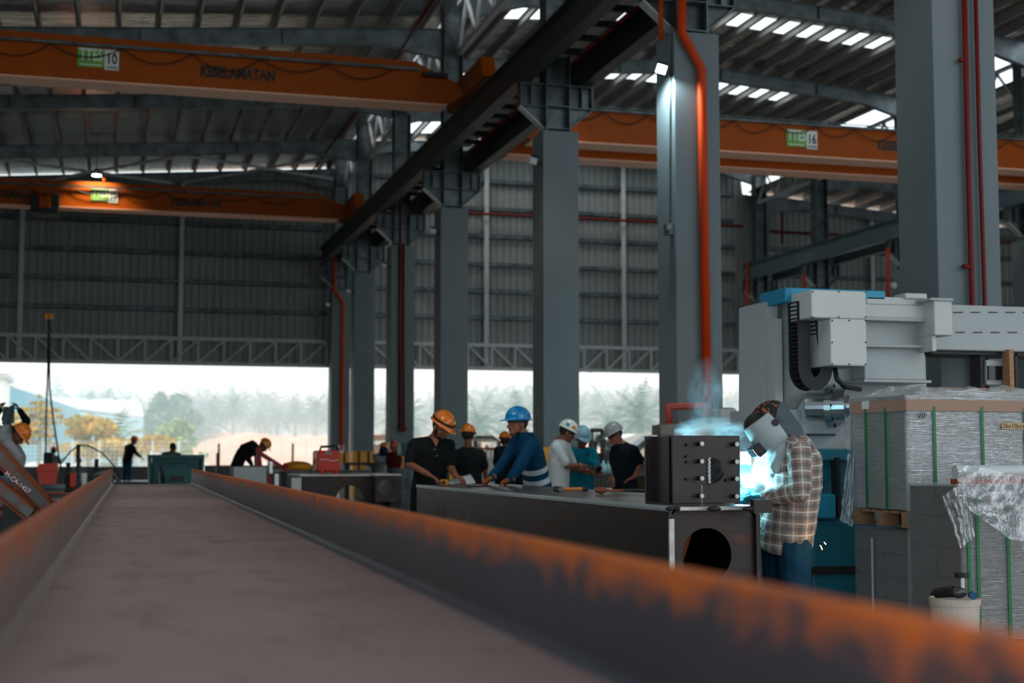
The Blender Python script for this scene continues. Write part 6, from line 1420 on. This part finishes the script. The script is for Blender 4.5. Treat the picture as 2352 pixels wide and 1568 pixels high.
def leaf_tree(label, px, ytop, ybot, wpx, D, m, seed, nl=900, leaf=.16, trunk=True, name='leafy_tree', layers=None):
    r = random.Random(seed); a = P(px, ytop, D=D); b = P(px, ybot, D=D); hw = wpx/2*D/F; zc = (a.z+b.z)/2; hz = (a.z-b.z)/2
    t = thing(name, label, 'tree' if trunk else 'bush', (a.x, a.y, -.1)); mb = MB(); cl = []
    for i in range(16): cl.append((V((r.gauss(0, .5), r.gauss(0, .5), r.uniform(-.75, .8))), r.uniform(.3, .5)))
    for i in range(nl):
        c, q = r.choice(cl); d = V((r.gauss(0,1), r.gauss(0,1), r.gauss(0,1))).normalized()*q*r.uniform(.6, 1)
        p = c + d
        if layers: p.z = round(p.z*layers)/layers + r.uniform(-.05, .05)
        f = math.sqrt(max(.05, 1-min(.95, p.z*p.z*.6))); w = V((a.x+p.x*hw*f, a.y+p.y*hw*f, zc+p.z*hz)); M = Euler((r.random()*6, r.random()*6, r.random()*6)).to_matrix(); s_ = leaf*r.uniform(.6, 1.4)
        mb.add([w + M @ V((s_,0,0)), w + M @ V((0,s_*.6,0)), w + M @ V((-s_,0,0)), w + M @ V((0,-s_*.6,0))], [(0,1,2,3)])
    mb.build('foliage', m, t)
    st = MB(); st.tube([(a.x, a.y, -.1), (a.x+.05, a.y, zc-.3*hz), (a.x, a.y, zc+.5*hz)], [.12, .09, .04], 6)
    for i in range(6): c, _ = cl[i]; st.tube([(a.x, a.y, zc-.4*hz), (a.x+c.x*hw*.8, a.y+c.y*hw*.8, zc+c.z*hz*.8)], [.05, .015], 5)
    st.build('stem', M_trunk, t)
leaf_tree('large hazy grey-green tree right of the coconut palm', 388, 908, 1030, 120, 118, M_grn, 4, 2600, .3)
leaf_tree('lower pale green tree in front of the hazy tree', 405, 970, 1045, 90, 96, M_lime, 5, 1500, .22)
leaf_tree('yellow bush in front of the blue shed, right one', 205, 955, 1015, 110, 78, M_yel, 6, 1300, .15, False, 'yellow_bush')
leaf_tree('tall yellow-green layered shrub behind the slings', 92, 918, 1022, 95, 76, M_yel, 7, 1500, .14, True, 'yellow_shrub', layers=3.5)
leaf_tree('small yellow bush near the left edge', 48, 948, 1022, 60, 75, M_yel, 8, 700, .14, False, 'yellow_bush')
leaf_tree('low yellow hedge behind the fence', 290, 1000, 1050, 300, 79, M_yel, 9, 1600, .16, False, 'hedge')
leaf_tree('low green bush beside the earth bank', 420, 1030, 1070, 70, 84, M_lime, 10, 500, .16, False, 'green_bush')
# sheds
M_bsheet = mat('blue_shed_sheet', rgb(86,164,190), .5, var=.15, scale=.5); M_wroof = mat('white_shed_roof', rgb(226,234,236), .5)
bs = thing('blue_shed', 'long blue corrugated shed at the left outside', 'shed', P(100, 1040, D=110)*1.0)
A1 = P(40, 893, D=92); A2 = P(182, 941, D=132); A0 = P(-60, 885, D=92); 
def wallpanel(a, b, nm, m, parent):
    a = V(a); b = V(b); n = max(2, int((b-a).length/.5)); me = MB(); d = (b-a).normalized(); nn = V((d.y, -d.x, 0)); vs = []
    for i in range(2*n+1):
        p = a + (b-a)*(i/(2*n)) + nn*(.12 if i % 2 else 0); vs += [(p.x, p.y, -.1), (p.x, p.y, a.z+(b.z-a.z)*i/(2*n))]
    me.add(vs, [(2*i, 2*i+2, 2*i+3, 2*i+1) for i in range(2*n)]); return me.build(nm, m, parent)
wallpanel(A0, A1, 'front_wall', M_bsheet, bs); wallpanel(A1, A2, 'long_wall', M_bsheet, bs)
A3 = A2 + V((-30, 10, 0)); 
MB().prism([A1 + V((0,0,.02)), A2 + V((0,0,.02)), A3 + V((0,0,3)), A0 + V((-4,10,3))], (0,0,.15)).build('roof', M_wroof, bs)
ws = thing('white_roofed_shed', 'long shed with a white roof behind the blue one', 'shed', P(200, 1040, D=135)*1.0)
c0 = P(118, 918, D=140); c1 = P(320, 922, D=150); e0 = P(118, 932, D=136); e1 = P(330, 958, D=140)
MB().prism([e0, e1, c1, c0], (0,0,.2)).build('roof', M_wroof, ws); wallpanel(P(170, 944, D=136), P(330, 960, D=140), 'wall', mat('pale_blue_sheet', rgb(150,200,216), .5), ws)
MB().box(*[0,0,0,0,0,0]) if False else None
q = P(322, 900, D=160); o = MB().box(q.x-.9, q.x+.9, q.y, q.y+3, -.1, q.z).build('white_tower', M_white); tag(o, 'small white tower behind the white-roofed shed', 'tower')
wb = thing('white_house', 'white building with a roof edge cut by the left picture border', 'building', P(-20, 1040, D=84)*1.0)
q = P(7, 868, D=84); MB().box(q.x-6, q.x, q.y, q.y+6, -.1, q.z).build('wall', M_white, wb); MB().box(q.x-6.5, q.x+.25, q.y-.3, q.y+6.3, q.z, q.z+.3).build('roof_edge', M_trim, wb)
# structures seen between the columns
sc_ = thing('site_cabin', 'brown site cabin with bright windows between the columns', 'cabin', P(870, 1040, Y=62)*1.0)
q = MB(); pbox(q, 846, 998, 900, 1118, 62, 64.5); q.build('cabin_body', mat('cabin_brown', rgb(140,112,100), .7), sc_)
for i, (x0, x1) in enumerate(((857, 861), (863, 869), (871, 884))): q = MB(); pbox(q, x0, 1012, x1, 1021, 61.95, 62); q.build('window', M_white, sc_)
ry = 60.0; rs = thing('site_roof', 'dark open-sided shelter roof outside between the columns', 'shelter', P(1110, 1040, Y=ry)*1.0)
MB().prism([P(1085, 1008, Y=ry), P(1095, 1000, Y=ry), P(1132, 1000, Y=ry), P(1150, 1013, Y=ry), P(1142, 1013, Y=ry), P(1130, 1006, Y=ry)], (0, 4, 0)).build('roof', M_dark, rs)
for px in (1090, 1145): a = P(px, 1012, Y=ry+.5); MB().box(a.x-.08, a.x+.08, ry+.3, ry+.5, -.1, a.z).build('post', M_dark, rs)
tn = thing('white_tent', 'white pitched tent roof outside behind the navy tee', 'tent', P(1480, 1040, Y=58)*1.0)
MB().prism([P(1432, 1006, Y=58), P(1462, 996, Y=58), P(1510, 994, Y=58), P(1545, 1004, Y=58), P(1500, 1002, Y=58), P(1455, 1026, Y=58)], (0, 5, 0)).build('canopy', M_white, tn)
for px in (1436, 1540): a = P(px, 1006, Y=58.5); MB().box(a.x-.06, a.x+.06, 58.4, 58.6, -.1, a.z).build('pole', M_dark, tn)
cv = thing('conveyor', 'grey sloping conveyor outside behind the teal polo', 'conveyor', P(1380, 1060, Y=55)*1.0)
MB().beam(P(1362, 1002, Y=55), P(1400, 1028, Y=55), .9, .25).build('belt_frame', M_steel, cv); MB().beam(P(1452, 1034, Y=55), P(1490, 1004, Y=55), .9, .25).build('belt_frame', M_steel, cv)
for px, py in ((1366, 1006), (1395, 1026), (1456, 1032), (1484, 1010)): a = P(px, py, Y=55.2); MB().box(a.x-.07, a.x+.07, 55.1, 55.3, -.1, a.z).build('leg', M_dark, cv)
# ---- haze over the yard and plantation
def volume(name, dens, col, aniso=0.0, noise_=None):
    m = bpy.data.materials.new(name); m.use_nodes = True; nt = m.node_tree; N = nt.nodes; L = nt.links; N.remove(N['Principled BSDF'])
    v = N.new('ShaderNodeVolumeScatter'); v.inputs['Color'].default_value = col; v.inputs['Density'].default_value = dens; v.inputs['Anisotropy'].default_value = aniso
    if noise_:
        sc, lo, hi, stretch = noise_
        tc = N.new('ShaderNodeTexCoord'); mp = N.new('ShaderNodeMapping'); mp.inputs['Scale'].default_value = stretch; nz = N.new('ShaderNodeTexNoise'); nz.inputs['Scale'].default_value = sc; nz.inputs['Detail'].default_value = 4; nz.inputs['Distortion'].default_value = .7
        L.new(tc.outputs['Object'], mp.inputs[0]); L.new(mp.outputs[0], nz.inputs['Vector'])
        r = N.new('ShaderNodeMapRange'); r.inputs[1].default_value = lo; r.inputs[2].default_value = hi; r.inputs[3].default_value = 0; r.inputs[4].default_value = dens; L.new(nz.outputs['Fac'], r.inputs[0])
        ln = N.new('ShaderNodeVectorMath'); ln.operation = 'LENGTH'; L.new(tc.outputs['Object'], ln.inputs[0])
        fa = N.new('ShaderNodeMapRange'); fa.inputs[1].default_value = 1.0; fa.inputs[2].default_value = .25; L.new(ln.outputs['Value'], fa.inputs[0])
        mu = N.new('ShaderNodeMath'); mu.operation = 'MULTIPLY'; L.new(r.outputs[0], mu.inputs[0]); L.new(fa.outputs[0], mu.inputs[1]); L.new(mu.outputs[0], v.inputs['Density'])
    L.new(v.outputs[0], N['Material Output'].inputs['Volume'])
    return m
hz_ = MB().box(-150, 260, 60, 330, -.5, 13).build('haze', volume('yard_haze', .0082, (.74,.93,1,1), .2)); tag(hz_, 'pale blue haze hanging over the yard and palms', 'haze', kind='stuff')
# ---- welding arc, smoke and sparks
arc = Bx(bw+.03, .11, .10)
aw = MB().ell(arc, (.012,.012,.012)).build('welding_arc', mat('arc_glow', rgb(220,250,255), .5, emit=(.5,.9,1,1), estr=220), smooth=True); tag(aw, 'bright blue-white welding arc at the box edge', 'arc')
ld = bpy.data.lights.new('arc_light', 'POINT'); ld.energy = 15; ld.color = (.30, .80, 1.0); ld.shadow_soft_size = .03
lo = bpy.data.objects.new('arc_light', ld); COL.objects.link(lo); lo.location = arc + V((.02, -.03, .05))
hp_ = Bx(.27, .449, .35); o = MB().ell(hp_, (.012,.012,.012)).build('hot_weld_spot', mat('hot_weld', rgb(255,190,200), .5, emit=(1,.6,.7,1), estr=60), smooth=True); tag(o, 'glowing weld spot at the back edge of the bolted box', 'weld')
ld = bpy.data.lights.new('back_weld_light', 'POINT'); ld.energy = 5; ld.color = (.30, .80, 1.0); ld.shadow_soft_size = .03
lo = bpy.data.objects.new('back_weld_light', ld); COL.objects.link(lo); lo.location = hp_ + V((.02, .04, .02))
def smoke(label, c, r, dens, sc, lo_, hi_, stretch=(1,1,1)):
    o = MB().ell((0,0,0), (1,1,1), n=16, m=10).build('welding_smoke', volume('smoke_'+label[:12], dens, (.52,.86,1,1), 0, (sc, lo_, hi_, stretch))); o.location = c; o.scale = r
    tag(o, label, 'smoke', kind='stuff'); return o
smoke('blue smoke drifting between the bolted box and the welder', P(1720, 1075, D=8.75), (.11, .16, .25), 5, 2.2, .42, .75)
smoke('low blue smoke rolling over the top of the bolted box', P(1635, 990, D=8.98), (.26, .2, .10), 26, 2.6, .40, .66)
smoke('thin blue smoke plume rising above the bolted box', P(1622, 915, D=8.98), (.13, .14, .28), 12, 2.4, .42, .72)
for i, (px, py, dx_, dy_) in enumerate(((1884, 1252, 5, 10), (1893, 1245, 4, 5))):
    o = MB().tube([P(px, py, D=8.5), P(px+dx_*.5, py+dy_*.45, D=8.3), P(px+dx_, py+dy_, D=8.3)], .0025, 5).build('spark', mat('spark_glow', rgb(255,170,70), .5, emit=(1,.55,.15,1), estr=18)); tag(o, 'tiny orange spark beside the shirt hem, %s one' % ('lower' if i == 0 else 'upper'), 'spark')
